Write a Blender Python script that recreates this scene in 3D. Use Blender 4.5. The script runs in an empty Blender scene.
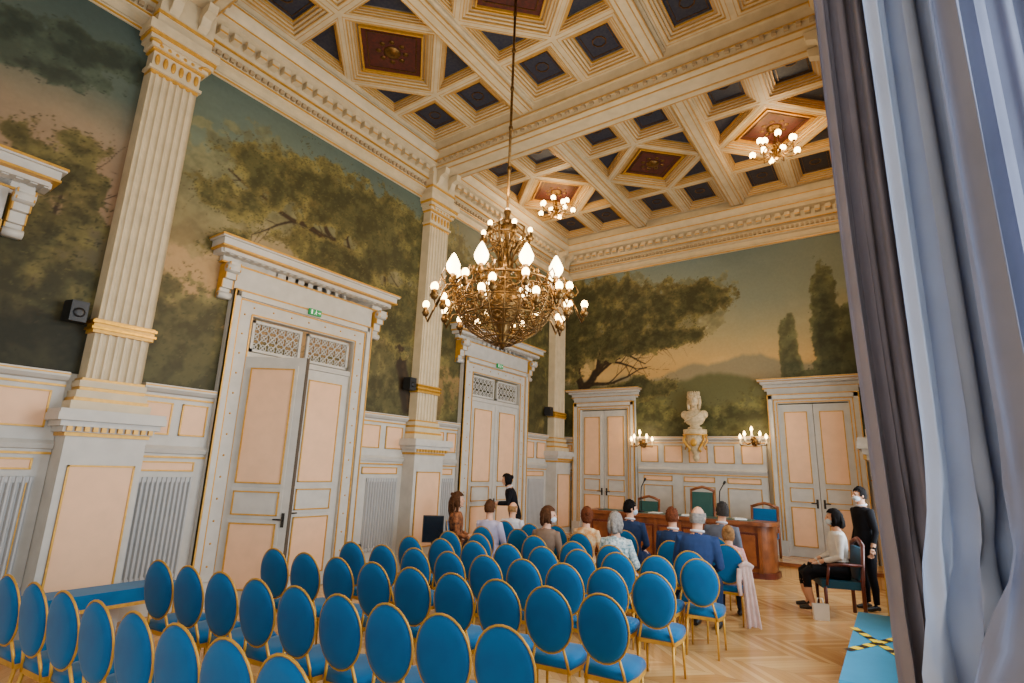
import bpy, bmesh, math, random
import numpy as np
from mathutils import Vector, Matrix
from mathutils.kdtree import KDTree
random.seed(4)
W=7.6; L=13.28; Y0=-5.0
ZD=2.69; ZP=7.26
SC=bpy.context.scene
COL=SC.collection

# ------------------------------------------------------------ materials
def lin(c):
    o=[]
    for v in c[:3]:
        v=v/255.
        o.append(v/12.92 if v<=.04045 else ((v+.055)/1.055)**2.4)
    return tuple(o)+(1.,)
MATS={}
def mat(name,c,rough=.5,metal=0.,var=.12,scale=6.,emit=0.,bump=0.,c2=None,sheen=0.,spec=None):
    if name in MATS: return MATS[name]
    m=bpy.data.materials.new(name); m.use_nodes=True
    nt=m.node_tree; b=nt.nodes['Principled BSDF']
    tc=nt.nodes.new('ShaderNodeTexCoord'); n=nt.nodes.new('ShaderNodeTexNoise')
    n.inputs['Scale'].default_value=scale; n.inputs['Detail'].default_value=5
    nt.links.new(tc.outputs['Object'],n.inputs['Vector'])
    mx=nt.nodes.new('ShaderNodeMix'); mx.data_type='RGBA'
    a=lin(c); d=lin(c2) if c2 else tuple(v*(1-var*1.6) for v in a[:3])+(1,)
    mx.inputs[6].default_value=a; mx.inputs[7].default_value=d
    rp=nt.nodes.new('ShaderNodeMapRange'); rp.inputs[1].default_value=.35; rp.inputs[2].default_value=.7
    nt.links.new(n.outputs['Fac'],rp.inputs[0]); nt.links.new(rp.outputs[0],mx.inputs[0])
    nt.links.new(mx.outputs[2],b.inputs['Base Color'])
    b.inputs['Roughness'].default_value=rough; b.inputs['Metallic'].default_value=metal
    if sheen: b.inputs['Sheen Weight'].default_value=sheen
    if spec is not None: b.inputs['Specular IOR Level'].default_value=spec
    if emit:
        b.inputs['Emission Color'].default_value=a; b.inputs['Emission Strength'].default_value=emit
    if bump:
        bp=nt.nodes.new('ShaderNodeBump'); bp.inputs['Strength'].default_value=bump; bp.inputs['Distance'].default_value=.01
        nt.links.new(n.outputs['Fac'],bp.inputs['Height']); nt.links.new(bp.outputs['Normal'],b.inputs['Normal'])
    MATS[name]=m; return m
WHITE=mat('painted_plaster_grey_beige',(194,189,178),.5,var=.08)
PIL=mat('pilaster_beige',(206,187,150),.5,var=.1)
WALLM=mat('painted_wall_cream',(190,182,164),.55,var=.06)
CEIL=mat('ceiling_cream',(200,182,146),.55,var=.1)
CEIL2=mat('ceiling_tan',(168,145,108),.55,var=.1)
GOLD=mat('gilding',(204,146,36),.34,.75,var=.25,scale=30)
GOLDP=mat('gold_paint',(210,156,52),.42,.3,var=.15,scale=20)
GOLDC=mat('ceiling_gold_line',(196,152,76),.45,.2,var=.15,scale=20)
GOLDD=mat('aged_gold',(122,90,44),.34,.8,var=.4,scale=40)
PINK=mat('peach_panel',(236,188,146),.55,var=.05)
NAVY=mat('navy_panel',(20,29,52),.6,var=.3,scale=22,c2=(50,52,60))
RED=mat('oxblood_panel',(80,29,24),.55,var=.4,scale=22,c2=(46,18,17))
RADM=mat('radiator_enamel',(174,173,170),.45,var=.05)
BLUE=mat('blue_velvet',(0,98,150),.7,var=.15,scale=3,c2=(0,78,128),sheen=.15,spec=.15)
BLUET=mat('turquoise_velvet',(0,126,168),.7,var=.12,scale=3,sheen=.15,spec=.15)
BLACK=mat('black_plastic',(18,18,20),.45,var=.1)
WOOD=mat('polished_wood',(148,84,42),.35,var=.3,scale=5,c2=(100,52,24))
DWOOD=mat('dark_red_wood',(104,44,30),.35,var=.3,scale=6)
STONE=mat('bust_plaster',(214,190,146),.6,var=.25,scale=18)
METAL=mat('dark_metal',(60,56,50),.4,.8)
GREY=mat('window_paint_grey',(90,94,106),.5)
CURM=mat('curtain_tint_shaded',(150,145,158),.9,var=.1,sheen=.2,spec=.1)  # curtain cloth with the room-side shade put into a darker tint
CURG=mat('curtain_tint_mid_shade',(136,142,166),.9,var=.08,sheen=.2,spec=.1)  # curtain cloth with partial shade put into its colour
CURL=mat('curtain_tint_lit',(192,206,234),.85,var=.06,sheen=.2,spec=.12)  # curtain cloth with the window light put into a paler tint
BULB=mat('lit_bulb',(255,210,134),.4,var=0,emit=28)
TULIP=mat('lit_frosted_glass',(255,226,170),.4,var=0,emit=18)
CANDLE=mat('candle_ivory',(240,220,180),.5)
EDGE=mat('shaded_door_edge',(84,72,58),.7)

def paint_mat():
    m=bpy.data.materials.new('mural_oil_paint'); m.use_nodes=True
    nt=m.node_tree; b=nt.nodes['Principled BSDF']
    at=nt.nodes.new('ShaderNodeAttribute'); at.attribute_name='Col'
    tc=nt.nodes.new('ShaderNodeTexCoord'); n=nt.nodes.new('ShaderNodeTexNoise')
    n.inputs['Scale'].default_value=22; n.inputs['Detail'].default_value=8
    nt.links.new(tc.outputs['Object'],n.inputs['Vector'])
    rp=nt.nodes.new('ShaderNodeMapRange'); rp.inputs[1].default_value=.3; rp.inputs[2].default_value=.7
    rp.inputs[3].default_value=.95; rp.inputs[4].default_value=1.04
    nt.links.new(n.outputs['Fac'],rp.inputs[0])
    mx=nt.nodes.new('ShaderNodeVectorMath'); mx.operation='SCALE'
    nt.links.new(at.outputs['Color'],mx.inputs[0]); nt.links.new(rp.outputs[0],mx.inputs['Scale'])
    nt.links.new(mx.outputs[0],b.inputs['Base Color']); b.inputs['Roughness'].default_value=.55
    b.inputs['Specular IOR Level'].default_value=.2
    return m
MURAL=paint_mat()

def floor_mat():
    m=bpy.data.materials.new('chevron_parquet'); m.use_nodes=True
    nt=m.node_tree; b=nt.nodes['Principled BSDF']; N=nt.nodes.new
    def M(op,a,b_=None):
        n=N('ShaderNodeMath'); n.operation=op
        for i,v in enumerate((a,b_)):
            if v is None: continue
            if isinstance(v,(int,float)): n.inputs[i].default_value=v
            else: nt.links.new(v,n.inputs[i])
        return n.outputs[0]
    tc=N('ShaderNodeTexCoord'); sp=N('ShaderNodeSeparateXYZ'); nt.links.new(tc.outputs['Object'],sp.inputs[0])
    x,y=sp.outputs[0],sp.outputs[1]
    yy=M('ADD',y,20.); tri=M('ABSOLUTE',M('SUBTRACT',M('MODULO',yy,1.1),.55))
    v=M('DIVIDE',M('ADD',M('ADD',x,tri),30.),.095)
    pid=M('FLOOR',v); fr=M('FRACT',v); cid=M('FLOOR',M('DIVIDE',yy,.55))
    cb=N('ShaderNodeCombineXYZ'); nt.links.new(pid,cb.inputs[0]); nt.links.new(cid,cb.inputs[1])
    wn=N('ShaderNodeTexWhiteNoise'); nt.links.new(cb.outputs[0],wn.inputs['Vector'])
    cr=N('ShaderNodeValToRGB'); e=cr.color_ramp.elements
    e[0].color=lin((194,142,82)); e[1].color=lin((230,186,122)); e.new(.5).color=lin((212,164,102))
    nt.links.new(wn.outputs['Value'],cr.inputs[0])
    edge=M('LESS_THAN',M('MINIMUM',fr,M('SUBTRACT',1.,fr)),.025)
    e3=M('GREATER_THAN',M('ABSOLUTE',M('SUBTRACT',M('FRACT',M('DIVIDE',yy,.55)),.5)),.493)
    ed=M('MAXIMUM',edge,e3)
    mx=N('ShaderNodeMix'); mx.data_type='RGBA'; nt.links.new(M('MULTIPLY',ed,.4),mx.inputs[0])
    nt.links.new(cr.outputs[0],mx.inputs[6]); mx.inputs[7].default_value=lin((116,76,40))
    nt.links.new(mx.outputs[2],b.inputs['Base Color']); b.inputs['Roughness'].default_value=.15
    return m
PARQ=floor_mat()

# ------------------------------------------------------------ mesh builder
class MB:
    def __init__(s): s.v=[];s.f=[];s.m=[];s.s=[];s.mats=[]
    def mi(s,m):
        if m not in s.mats: s.mats.append(m)
        return s.mats.index(m)
    def add(s,vs,fs,m,smooth=False):
        o=len(s.v); s.v+= [tuple(v) for v in vs]; k=s.mi(m)
        for f in fs: s.f.append([o+i for i in f]); s.m.append(k); s.s.append(smooth)
    def box(s,x0,x1,y0,y1,z0,z1,m):
        s.add([(x0,y0,z0),(x1,y0,z0),(x1,y1,z0),(x0,y1,z0),(x0,y0,z1),(x1,y0,z1),(x1,y1,z1),(x0,y1,z1)],
              [(0,3,2,1),(4,5,6,7),(0,1,5,4),(1,2,6,5),(2,3,7,6),(3,0,4,7)],m)
    def prism(s,pts,z0,z1,m):
        n=len(pts); s.add([(p[0],p[1],z0) for p in pts]+[(p[0],p[1],z1) for p in pts],
          [tuple(range(n))[::-1],tuple(range(n,2*n))]+[(i,(i+1)%n,n+(i+1)%n,n+i) for i in range(n)],m)
    def extr(s,prof,x0,x1,m):
        n=len(prof); s.add([(x0,p[0],p[1]) for p in prof]+[(x1,p[0],p[1]) for p in prof],
          [tuple(range(n)),tuple(range(n,2*n))[::-1]]+[(i,(i+1)%n,n+(i+1)%n,n+i) for i in range(n)],m)
    def ring(s,P,Q,z0,z1,m):
        n=len(P); vs=[(p[0],p[1],z) for z in (z0,z1) for p in P]+[(p[0],p[1],z) for z in (z0,z1) for p in Q]
        fs=[]
        for i in range(n):
            j=(i+1)%n
            fs+=[(i,j,2*n+j,2*n+i),(n+i,3*n+i,3*n+j,n+j),(i,n+i,n+j,j),(2*n+i,2*n+j,3*n+j,3*n+i)]
        s.add(vs,fs,m)
    def tube(s,path,r,m,n=8,caps=True,flat=1.):
        P=[Vector(p) for p in path]; k=len(P)
        if not hasattr(r,'__len__'): r=[r]*k
        vs=[];fs=[];up=None
        for i,p in enumerate(P):
            t=(P[min(i+1,k-1)]-P[max(i-1,0)]).normalized()
            if up is None:
                up=Vector((0,0,1)) if abs(t.z)<.9 else Vector((1,0,0))
            a=t.cross(up).normalized(); b=a.cross(t).normalized(); up=b
            for j in range(n):
                th=2*math.pi*j/n; vs.append(p+a*math.cos(th)*r[i]+b*math.sin(th)*r[i]*flat)
        for i in range(k-1):
            for j in range(n):
                j2=(j+1)%n; fs.append((i*n+j,i*n+j2,(i+1)*n+j2,(i+1)*n+j))
        if caps: fs+=[tuple(range(n))[::-1],tuple(range((k-1)*n,k*n))]
        s.add(vs,fs,m,True)
    def loop(s,path,r,m,n=6):
        P=[Vector(p) for p in path]; k=len(P); vs=[];fs=[]
        nrm=(P[k//4]-P[0]).cross(P[k//2]-P[0]).normalized()
        for i,p in enumerate(P):
            t=(P[(i+1)%k]-P[i-1]).normalized(); a=t.cross(nrm).normalized()
            for j in range(n):
                th=2*math.pi*j/n; vs.append(p+a*math.cos(th)*r+nrm*math.sin(th)*r)
        for i in range(k):
            for j in range(n):
                i2=(i+1)%k;j2=(j+1)%n; fs.append((i*n+j,i*n+j2,i2*n+j2,i2*n+j))
        s.add(vs,fs,m,True)
    def lathe(s,prof,m,c=(0,0,0),n=20,sx=1,sy=1):
        vs=[];fs=[];k=len(prof)
        for r,z in prof:
            for j in range(n):
                th=2*math.pi*j/n; vs.append((c[0]+r*sx*math.cos(th),c[1]+r*sy*math.sin(th),c[2]+z))
        for i in range(k-1):
            for j in range(n):
                j2=(j+1)%n; fs.append((i*n+j,i*n+j2,(i+1)*n+j2,(i+1)*n+j))
        fs+=[tuple(range(n))[::-1],tuple(range((k-1)*n,k*n))]
        s.add(vs,fs,m,True)
    def ell(s,c,r,m,n=12,k=8,fn=None):
        if not hasattr(r,'__len__'): r=(r,r,r)
        vs=[];fs=[]
        for i in range(k+1):
            ph=math.pi*i/k
            for j in range(n):
                th=2*math.pi*j/n
                q=(math.sin(ph)*math.cos(th),math.sin(ph)*math.sin(th),math.cos(ph))
                if fn: q=fn(q)
                vs.append((c[0]+r[0]*q[0],c[1]+r[1]*q[1],c[2]+r[2]*q[2]))
        for i in range(k):
            for j in range(n):
                j2=(j+1)%n; fs.append((i*n+j,(i+1)*n+j,(i+1)*n+j2,i*n+j2))
        s.add(vs,fs,m,True)
    def mesh(s,name,recalc=True):
        me=bpy.data.meshes.new(name); me.from_pydata(s.v,[],s.f)
        for m in s.mats: me.materials.append(m)
        me.polygons.foreach_set('material_index',s.m); me.polygons.foreach_set('use_smooth',s.s)
        if recalc:
            bm=bmesh.new(); bm.from_mesh(me); bmesh.ops.remove_doubles(bm,verts=bm.verts,dist=1e-6)
            bmesh.ops.recalc_face_normals(bm,faces=bm.faces); bm.to_mesh(me); bm.free()
        me.update(); return me
    def obj(s,name,parent=None,loc=None,rot=0.,**k):
        o=bpy.data.objects.new(name,s.mesh(name)); COL.objects.link(o)
        if parent: o.parent=parent
        if loc is not None: o.location=loc
        o.rotation_euler[2]=rot
        for a,b in k.items(): o[a]=b
        return o
def empty(name,loc,rot=0.,**k):
    o=bpy.data.objects.new(name,None); COL.objects.link(o); o.empty_display_size=.1
    o.location=loc; o.rotation_euler[2]=rot
    for a,b in k.items(): o[a]=b
    return o
def copy_tree(o,loc,rot,**k):
    c=o.copy(); COL.objects.link(c); c.location=loc; c.rotation_euler[2]=rot
    for a,b in k.items(): c[a]=b
    def rec(src,dst):
        for ch in src.children:
            d=ch.copy(); COL.objects.link(d); d.parent=dst; rec(ch,d)
    rec(o,c); return c
ROT={'left':-math.pi/2,'back':math.pi,'right':math.pi/2}
def wl(wall,s,z=0.,d=0.):
    return {'left':(d,s,z),'back':(s,L-d,z),'right':(W-d,s,z)}[wall]
SG={'left':-1,'back':-1,'right':1}
def S(wall,s0,s1):
    a,b=SG[wall]*s0,SG[wall]*s1
    return (a,b) if a<b else (b,a)
ST=dict(kind='structure')

# ------------------------------------------------------------ room shell
b=MB(); b.box(-.3,8.4,Y0-.3,L+.3,-.2,0,PARQ); b.obj('floor',**ST)
b=MB(); b.box(-.3,8.4,Y0-.3,L+.3,8.62,8.8,CEIL); b.obj('ceiling',**ST)
b=MB(); b.box(-.3,0,Y0-.3,L+.3,0,8.62,WALLM); b.obj('wall_left',**ST)
b=MB(); b.box(0,W,L,L+.3,0,8.62,WALLM); b.obj('wall_back',**ST)
b=MB(); b.box(0,W,Y0-.3,Y0,0,8.62,WALLM); b.obj('wall_front',**ST)
b=MB()
wins=[(-2.0,2.3,0.02,5.4),(3.7,6.3,.9,5.0),(8.9,11.2,.9,5.0)]
ys=Y0-.3
for (a,c,z0,z1) in wins:
    b.box(W,8.15,ys,a,0,8.62,WALLM); b.box(W,8.15,a,c,z1,8.62,WALLM)
    if z0>.1: b.box(W,8.15,a,c,0,z0,WALLM)
    ys=c
b.box(W,8.15,ys,L+.3,0,8.62,WALLM); b.obj('wall_right',**ST)
for i,(a,c,z0,z1) in enumerate(wins):
    b=MB(); x=8.08
    for yy in (a,(a+c)/2,c):
        w=.05 if yy!=(a+c)/2 else .07
        b.box(x-.04,x+.04,yy-w,yy+w,z0,z1,GREY)
    if i==0:
        b.box(7.98,8.06,1.5,2.3,z0,z1,GREY)
        for zz in (.4,1.6,2.8,4.0): 
            for (e,f,g,h) in ((1.6,2.2,zz,zz+.03),(1.6,2.2,zz+.97,zz+1.),(1.6,1.63,zz,zz+1),(2.17,2.2,zz,zz+1)): b.box(7.96,7.98,e,f,g,h,GREY)
    for zz in (z0,z0+(z1-z0)*.25,z0+(z1-z0)*.5,z0+(z1-z0)*.75,z1):
        b.box(x-.03,x+.03,a,c,zz-.04,zz+.04,GREY)
    b.obj('window_%d'%(i+1),**ST)

# ------------------------------------------------------------ panels / dado
def panel(b,x0,x1,z0,z1,d,fill=PINK,gold=GOLDP,bw=.018):
    if x1<x0: x0,x1=x1,x0
    b.box(x0,x1,d,d+.008,z0,z1,fill)
    for (a,c,e,f) in ((x0,x1,z0,z0+bw),(x0,x1,z1-bw,z1),(x0,x0+bw,z0,z1),(x1-bw,x1,z0,z1)):
        b.box(a,c,d,d+.02,e,f,gold)
NT=[0]
def trim(b,wall,**k):
    NT[0]+=1
    return b.obj('trim_%d'%NT[0],loc=wl(wall,0),rot=ROT[wall],**ST)
def dado(wall,s0,s1,nup=2,lower='none'):
    b=MB(); x0,x1=S(wall,s0,s1); 
    b.box(x0,x1,0,.05,0,ZD,WHITE)
    b.extr([(0,ZD-.1),(.09,ZD-.07),(.13,ZD-.03),(.13,ZD+.02),(0,ZD+.02)],x0,x1,WHITE)
    b.box(x0,x1,.05,.065,ZD-.14,ZD-.115,GOLDP); b.box(x0,x1,.128,.136,ZD-.01,ZD+.005,GOLDP)
    b.extr([(0,1.86),(.08,1.88),(.1,1.93),(.06,1.97),(0,1.98)],x0,x1,WHITE)
    b.box(x0,x1,.05,.07,1.82,1.845,GOLDP)
    b.box(x0,x1,0,.09,0,.24,WHITE); b.box(x0,x1,.09,.1,.2,.22,GOLDP)
    w=(x1-x0)/nup
    for i in range(nup):
        m=.13*min(1,w); panel(b,x0+w*i+m,x0+w*(i+1)-m,2.1,2.5,.05)
    n2=max(1,round((x1-x0)/1.0)); w=(x1-x0)/n2
    for i in range(n2):
        m=.14*min(1,w); panel(b,x0+w*i+m,x0+w*(i+1)-m,1.66,1.78,.05)
        if lower=='panel':
            panel(b,x0+w*i+m,x0+w*(i+1)-m,.36,1.56,.05,WHITE)
    return trim(b,wall)
dado('left',-3.0,2.08,6,'panel'); dado('left',2.83,3.7,2); dado('left',6.19,7.28,2); dado('left',8.02,8.78,2)
dado('left',11.3,12.4,2)
dado('back',2.25,5.22,5,'panel'); dado('back',0.0,.42,1,'panel'); dado('back',7.1,7.6,1,'panel')
dado('right',2.4,3.6,2,'panel'); dado('right',6.4,7.3,2,'panel'); dado('right',8.0,8.8,2,'panel'); dado('right',11.3,12.4,2,'panel')

# ------------------------------------------------------------ pilasters
def pilaster(wall,s,h=.29):
    b=MB(); D=.22
    def flutes(z0,z1,m):
        n=7; pw=2*h/n; pts=[(-h,0)]
        for i in range(n):
            xa=-h+pw*i; pts.append((xa+.012,D))
            for k in range(1,6):
                th=math.pi*k/6; pts.append((xa+pw/2-(pw/2-.014)*math.cos(th),D-.034*math.sin(th)))
            pts.append((xa+pw-.012,D))
        pts.append((h,0)); b.prism(pts,z0,z1,m)
    flutes(3.34,6.62,PIL); flutes(2.66,3.18,PIL)
    b.box(-h-.02,h+.02,0,D+.02,3.18,3.34,GOLDP); b.box(-h-.04,h+.04,0,D+.04,3.22,3.25,GOLD); b.box(-h-.04,h+.04,0,D+.04,3.29,3.32,GOLD)
    for (e,z0,z1,m) in ((.1,2.3,2.4,PIL),(.075,2.4,2.44,GOLDP),(.06,2.44,2.52,PIL),(.03,2.52,2.56,GOLDP),(.04,2.56,2.63,PIL),(.02,2.63,2.66,GOLDP)):
        b.box(-h-e,h+e,0,D+e,z0,z1,m)
    for (e,z0,z1,m) in ((.0,6.62,6.66,GOLDP),(.03,6.66,6.7,PIL),(.0,6.7,6.92,PIL),(.03,6.92,6.95,GOLDP),(.06,6.95,7.02,PIL),(.1,7.02,7.08,PIL),(.12,7.08,7.13,GOLDP),(.14,7.13,7.26,PIL)):
        b.box(-h-e,h+e,0,D+e,z0,z1,m)
    for i in range(6):
        x=-h+.05+i*(2*h-.1)/5; b.ell((x,D+.01,6.81),(.03,.02,.08),GOLDP,8,6); b.ell((x,D+.05,6.985),(.03,.02,.03),GOLDP,8,6)
    for sx in (-1,1):
        b.lathe([(0,0),(.07,0),(.07,.02),(.03,.03),(0,.03)],GOLDP,(sx*(h+.02),D+.05,7.0),12)
    b.box(-h-.05,h+.05,0,D+.05,7.26,7.9,CEIL); b.box(-h-.07,h+.07,0,D+.07,7.44,7.48,GOLDP)
    for sx in (-.18,.18):
        b.extr([(D+.02,7.86),(D+.3,7.86),(D+.28,7.74),(D+.16,7.7),(D+.12,7.58),(D+.02,7.5)],sx-.06,sx+.06,CEIL)
    p=h+.095; PD=.36 if wall!='right' else .28
    b.box(-p,p,0,PD,.0,2.02,WHITE); b.box(-p-.03,p+.03,0,PD+.03,0,.26,WHITE)
    for (e,z0,z1,m) in ((.02,2.02,2.06,GOLDP),(.05,2.06,2.12,WHITE),(.09,2.12,2.18,WHITE),(.13,2.18,2.26,WHITE),(.12,2.26,2.3,WHITE)):
        b.box(-p-e,p+e,0,PD+e,z0,z1,m)
    for i in range(11):
        x=-p+.0+i*(2*p)/10; b.box(x-.022,x+.022,PD+.05,PD+.085,2.07,2.12,GOLDP)
    panel(b,-p+.07,p-.07,.4,1.72,PD,PINK); 
    NT[0]+=1
    return b.obj('trim_%d'%NT[0],loc=wl(wall,s),rot=ROT[wall],**ST)
for s in (-2.7,2.47,7.65,12.78): pilaster('left',s)
for s in (7.65,12.78): pilaster('right',s)

# ------------------------------------------------------------ cornice
def cornice(wall,s0,s1):
    b=MB(); x0,x1=S(wall,s0,s1)
    b.extr([(0,ZP-.06),(.05,ZP-.06),(.06,ZP),(.03,ZP+.04),(.03,7.4),(.09,7.42),(.1,7.48),(.05,7.5),(.05,7.62),(.14,7.66),(.14,7.72),(.14,7.86),(.3,7.9),(.3,8.0),(.36,8.06),(.4,8.14),(.4,8.2),(.3,8.24),(.3,8.62),(0,8.62)],x0,x1,CEIL)
    for (d,z) in ((.065,ZP-.05),(.105,7.44),(.145,7.64),(.305,7.985),(.405,8.15)):
        b.box(x0,x1,d-.03,d+.008,z,z+.02,GOLDP)
    n=int((x1-x0)/.2); st=(x1-x0)/n
    for i in range(n):
        x=x0+st*(i+.5); b.box(x-.055,x+.055,.1,.26,7.74,7.86,CEIL); b.box(x-.055,x+.055,.26,.268,7.75,7.775,GOLDP)
    n=int((x1-x0)/.1); st=(x1-x0)/n
    for i in range(n):
        x=x0+st*(i+.5); b.box(x-.03,x+.03,.05,.1,7.52,7.58,CEIL2)
    trim(b,wall)
cornice('left',-3.0,L); cornice('back',0.0,W); cornice('right',-3.0,L)

# ------------------------------------------------------------ coffered ceiling
def sc(P,k):
    cx=sum(p[0] for p in P)/len(P); cy=sum(p[1] for p in P)/len(P)
    return [(cx+(p[0]-cx)*k,cy+(p[1]-cy)*k) for p in P]
def inset(P,d):
    n=len(P); cx=sum(p[0] for p in P)/n; cy=sum(p[1] for p in P)/n; out=[]
    lines=[]
    for i in range(n):
        p,q=Vector(P[i]),Vector(P[(i+1)%n]); t=(q-p).normalized(); nn=Vector((-t.y,t.x))
        if nn.dot(Vector((cx,cy))-p)<0: nn=-nn
        lines.append((p+nn*d,t))
    for i in range(n):
        p,t=lines[i-1]; q,u=lines[i]; den=t.x*u.y-t.y*u.x
        k=((q.x-p.x)*u.y-(q.y-p.y)*u.x)/den; out.append((p.x+t.x*k,p.y+t.y*k))
    return out
def tile(b,P,fill,rib=.1,st=.1,z=8.37):
    A=inset(P,rib); b.ring(P,A,z,8.62,CEIL)
    b.ring(inset(P,rib*.4),inset(P,rib*.4+.008),z-.005,z+.02,GOLDC)
    b.ring(inset(P,rib-.012),inset(P,rib+.004),z-.006,z+.02,GOLDC)
    k0=0; lv=[(.33,.03),(.66,.06),(1.,.09)]; prev=A
    for i,(q,dz) in enumerate(lv):
        B=inset(A,st*q); b.ring(prev,B,z+dz,8.62,CEIL if i<2 else CEIL2); b.ring(inset(A,st*q-.007),inset(A,st*q+.004),z+dz-.005,z+dz+.02,GOLDC if i<2 else GOLDP); prev=B
    b.prism(inset(A,st-.01),8.5,8.6,fill); return prev
def coffers(y0,y1):
    b=MB()
    cw=2.12
    for cx in (1.35,3.8,6.25):
        x0,x1=cx-cw/2,cx+cw/2; ym=(y0+y1)/2; a,c=ym-cw/2,ym+cw/2
        for xa,xb in ((x0,cx),(cx,x1)):
            for ya,yb in ((y0,a),(c,y1)):
                C=tile(b,[(xa,ya),(xb,ya),(xb,yb),(xa,yb)],NAVY,.11,.13)
                R=inset(C,.05); b.ring(R,inset(R,.01),8.49,8.51,GOLDD)
                mx_,my_=(xa+xb)/2,(ya+yb)/2
                b.ring([(mx_+.12*math.cos(q*math.pi/4),my_+.12*math.sin(q*math.pi/4)) for q in range(8)],[(mx_+.1*math.cos(q*math.pi/4),my_+.1*math.sin(q*math.pi/4)) for q in range(8)],8.49,8.51,GOLDD)
        for P in ([(x0,a),(cx,a),(x0,ym)],[(cx,a),(x1,a),(x1,ym)],[(x1,ym),(x1,c),(cx,c)],[(cx,c),(x0,c),(x0,ym)]):
            tile(b,P,NAVY,.07,.06)
        Q=tile(b,[(cx,a),(x1,ym),(cx,c),(x0,ym)],CEIL2,.09,.12)
        R=inset(Q,.04); b.ring(R,inset(R,.025),8.44,8.53,GOLDP); b.prism(inset(R,.02),8.48,8.53,RED)
        b.ring(inset(R,.1),inset(R,.115),8.47,8.49,GOLDD)
        b.lathe([(0,0),(.05,0),(.13,.04),(.15,.07),(0,.07)],GOLDD,(cx,ym,8.42),16)
        for k in range(8):
            th=k*math.pi/4; b.ell((cx+.22*math.cos(th),ym+.22*math.sin(th),8.48),(.05,.05,.015),GOLDD,8,4)
    for bx in (2.575,5.025):
        b.box(bx-.14,bx+.14,y0,y1,8.24,8.62,CEIL); b.box(bx-.18,bx+.18,y0,y1,8.32,8.62,CEIL)
        for e in (-.14,.14,-.07,.07): b.box(bx+e-.007,bx+e+.007,y0,y1,8.23,8.26,GOLDC)
    for xa,xb in ((.29,.31),(7.29,7.31)):
        b.box(xa-.02,xb+.02,y0,y1,8.28,8.62,CEIL)
    NT[0]+=1; b.obj('trim_%d'%NT[0],**ST)
for (a,c) in ((-2.3,2.08),(2.86,7.24),(8.06,12.9)): coffers(a,c)
b=MB()
for y in (-2.7,2.47,7.65):
    b.box(0.1,W-.1,y-.3,y+.3,7.88,8.62,CEIL); b.box(.1,W-.1,y-.35,y+.35,8.0,8.62,CEIL); b.box(.1,W-.1,y-.41,y+.41,8.18,8.62,CEIL)
    for e,z in ((.3,7.88),(.35,8.0),(.41,8.18),(.16,7.87),):
        for sgn in (-1,1): b.box(.3,W-.3,y+sgn*e-.01,y+sgn*e+.01,z-.008,z+.014,GOLDC)
    n=44
    for i in range(n):
        x=.4+i*(W-.8)/(n-1)
        for sgn in (-1,1): b.box(x-.03,x+.03,y+sgn*.33-.03,y+sgn*.33+.03,7.94,7.99,CEIL2)
NT[0]+=1; b.obj('trim_%d'%NT[0],**ST)

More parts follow.
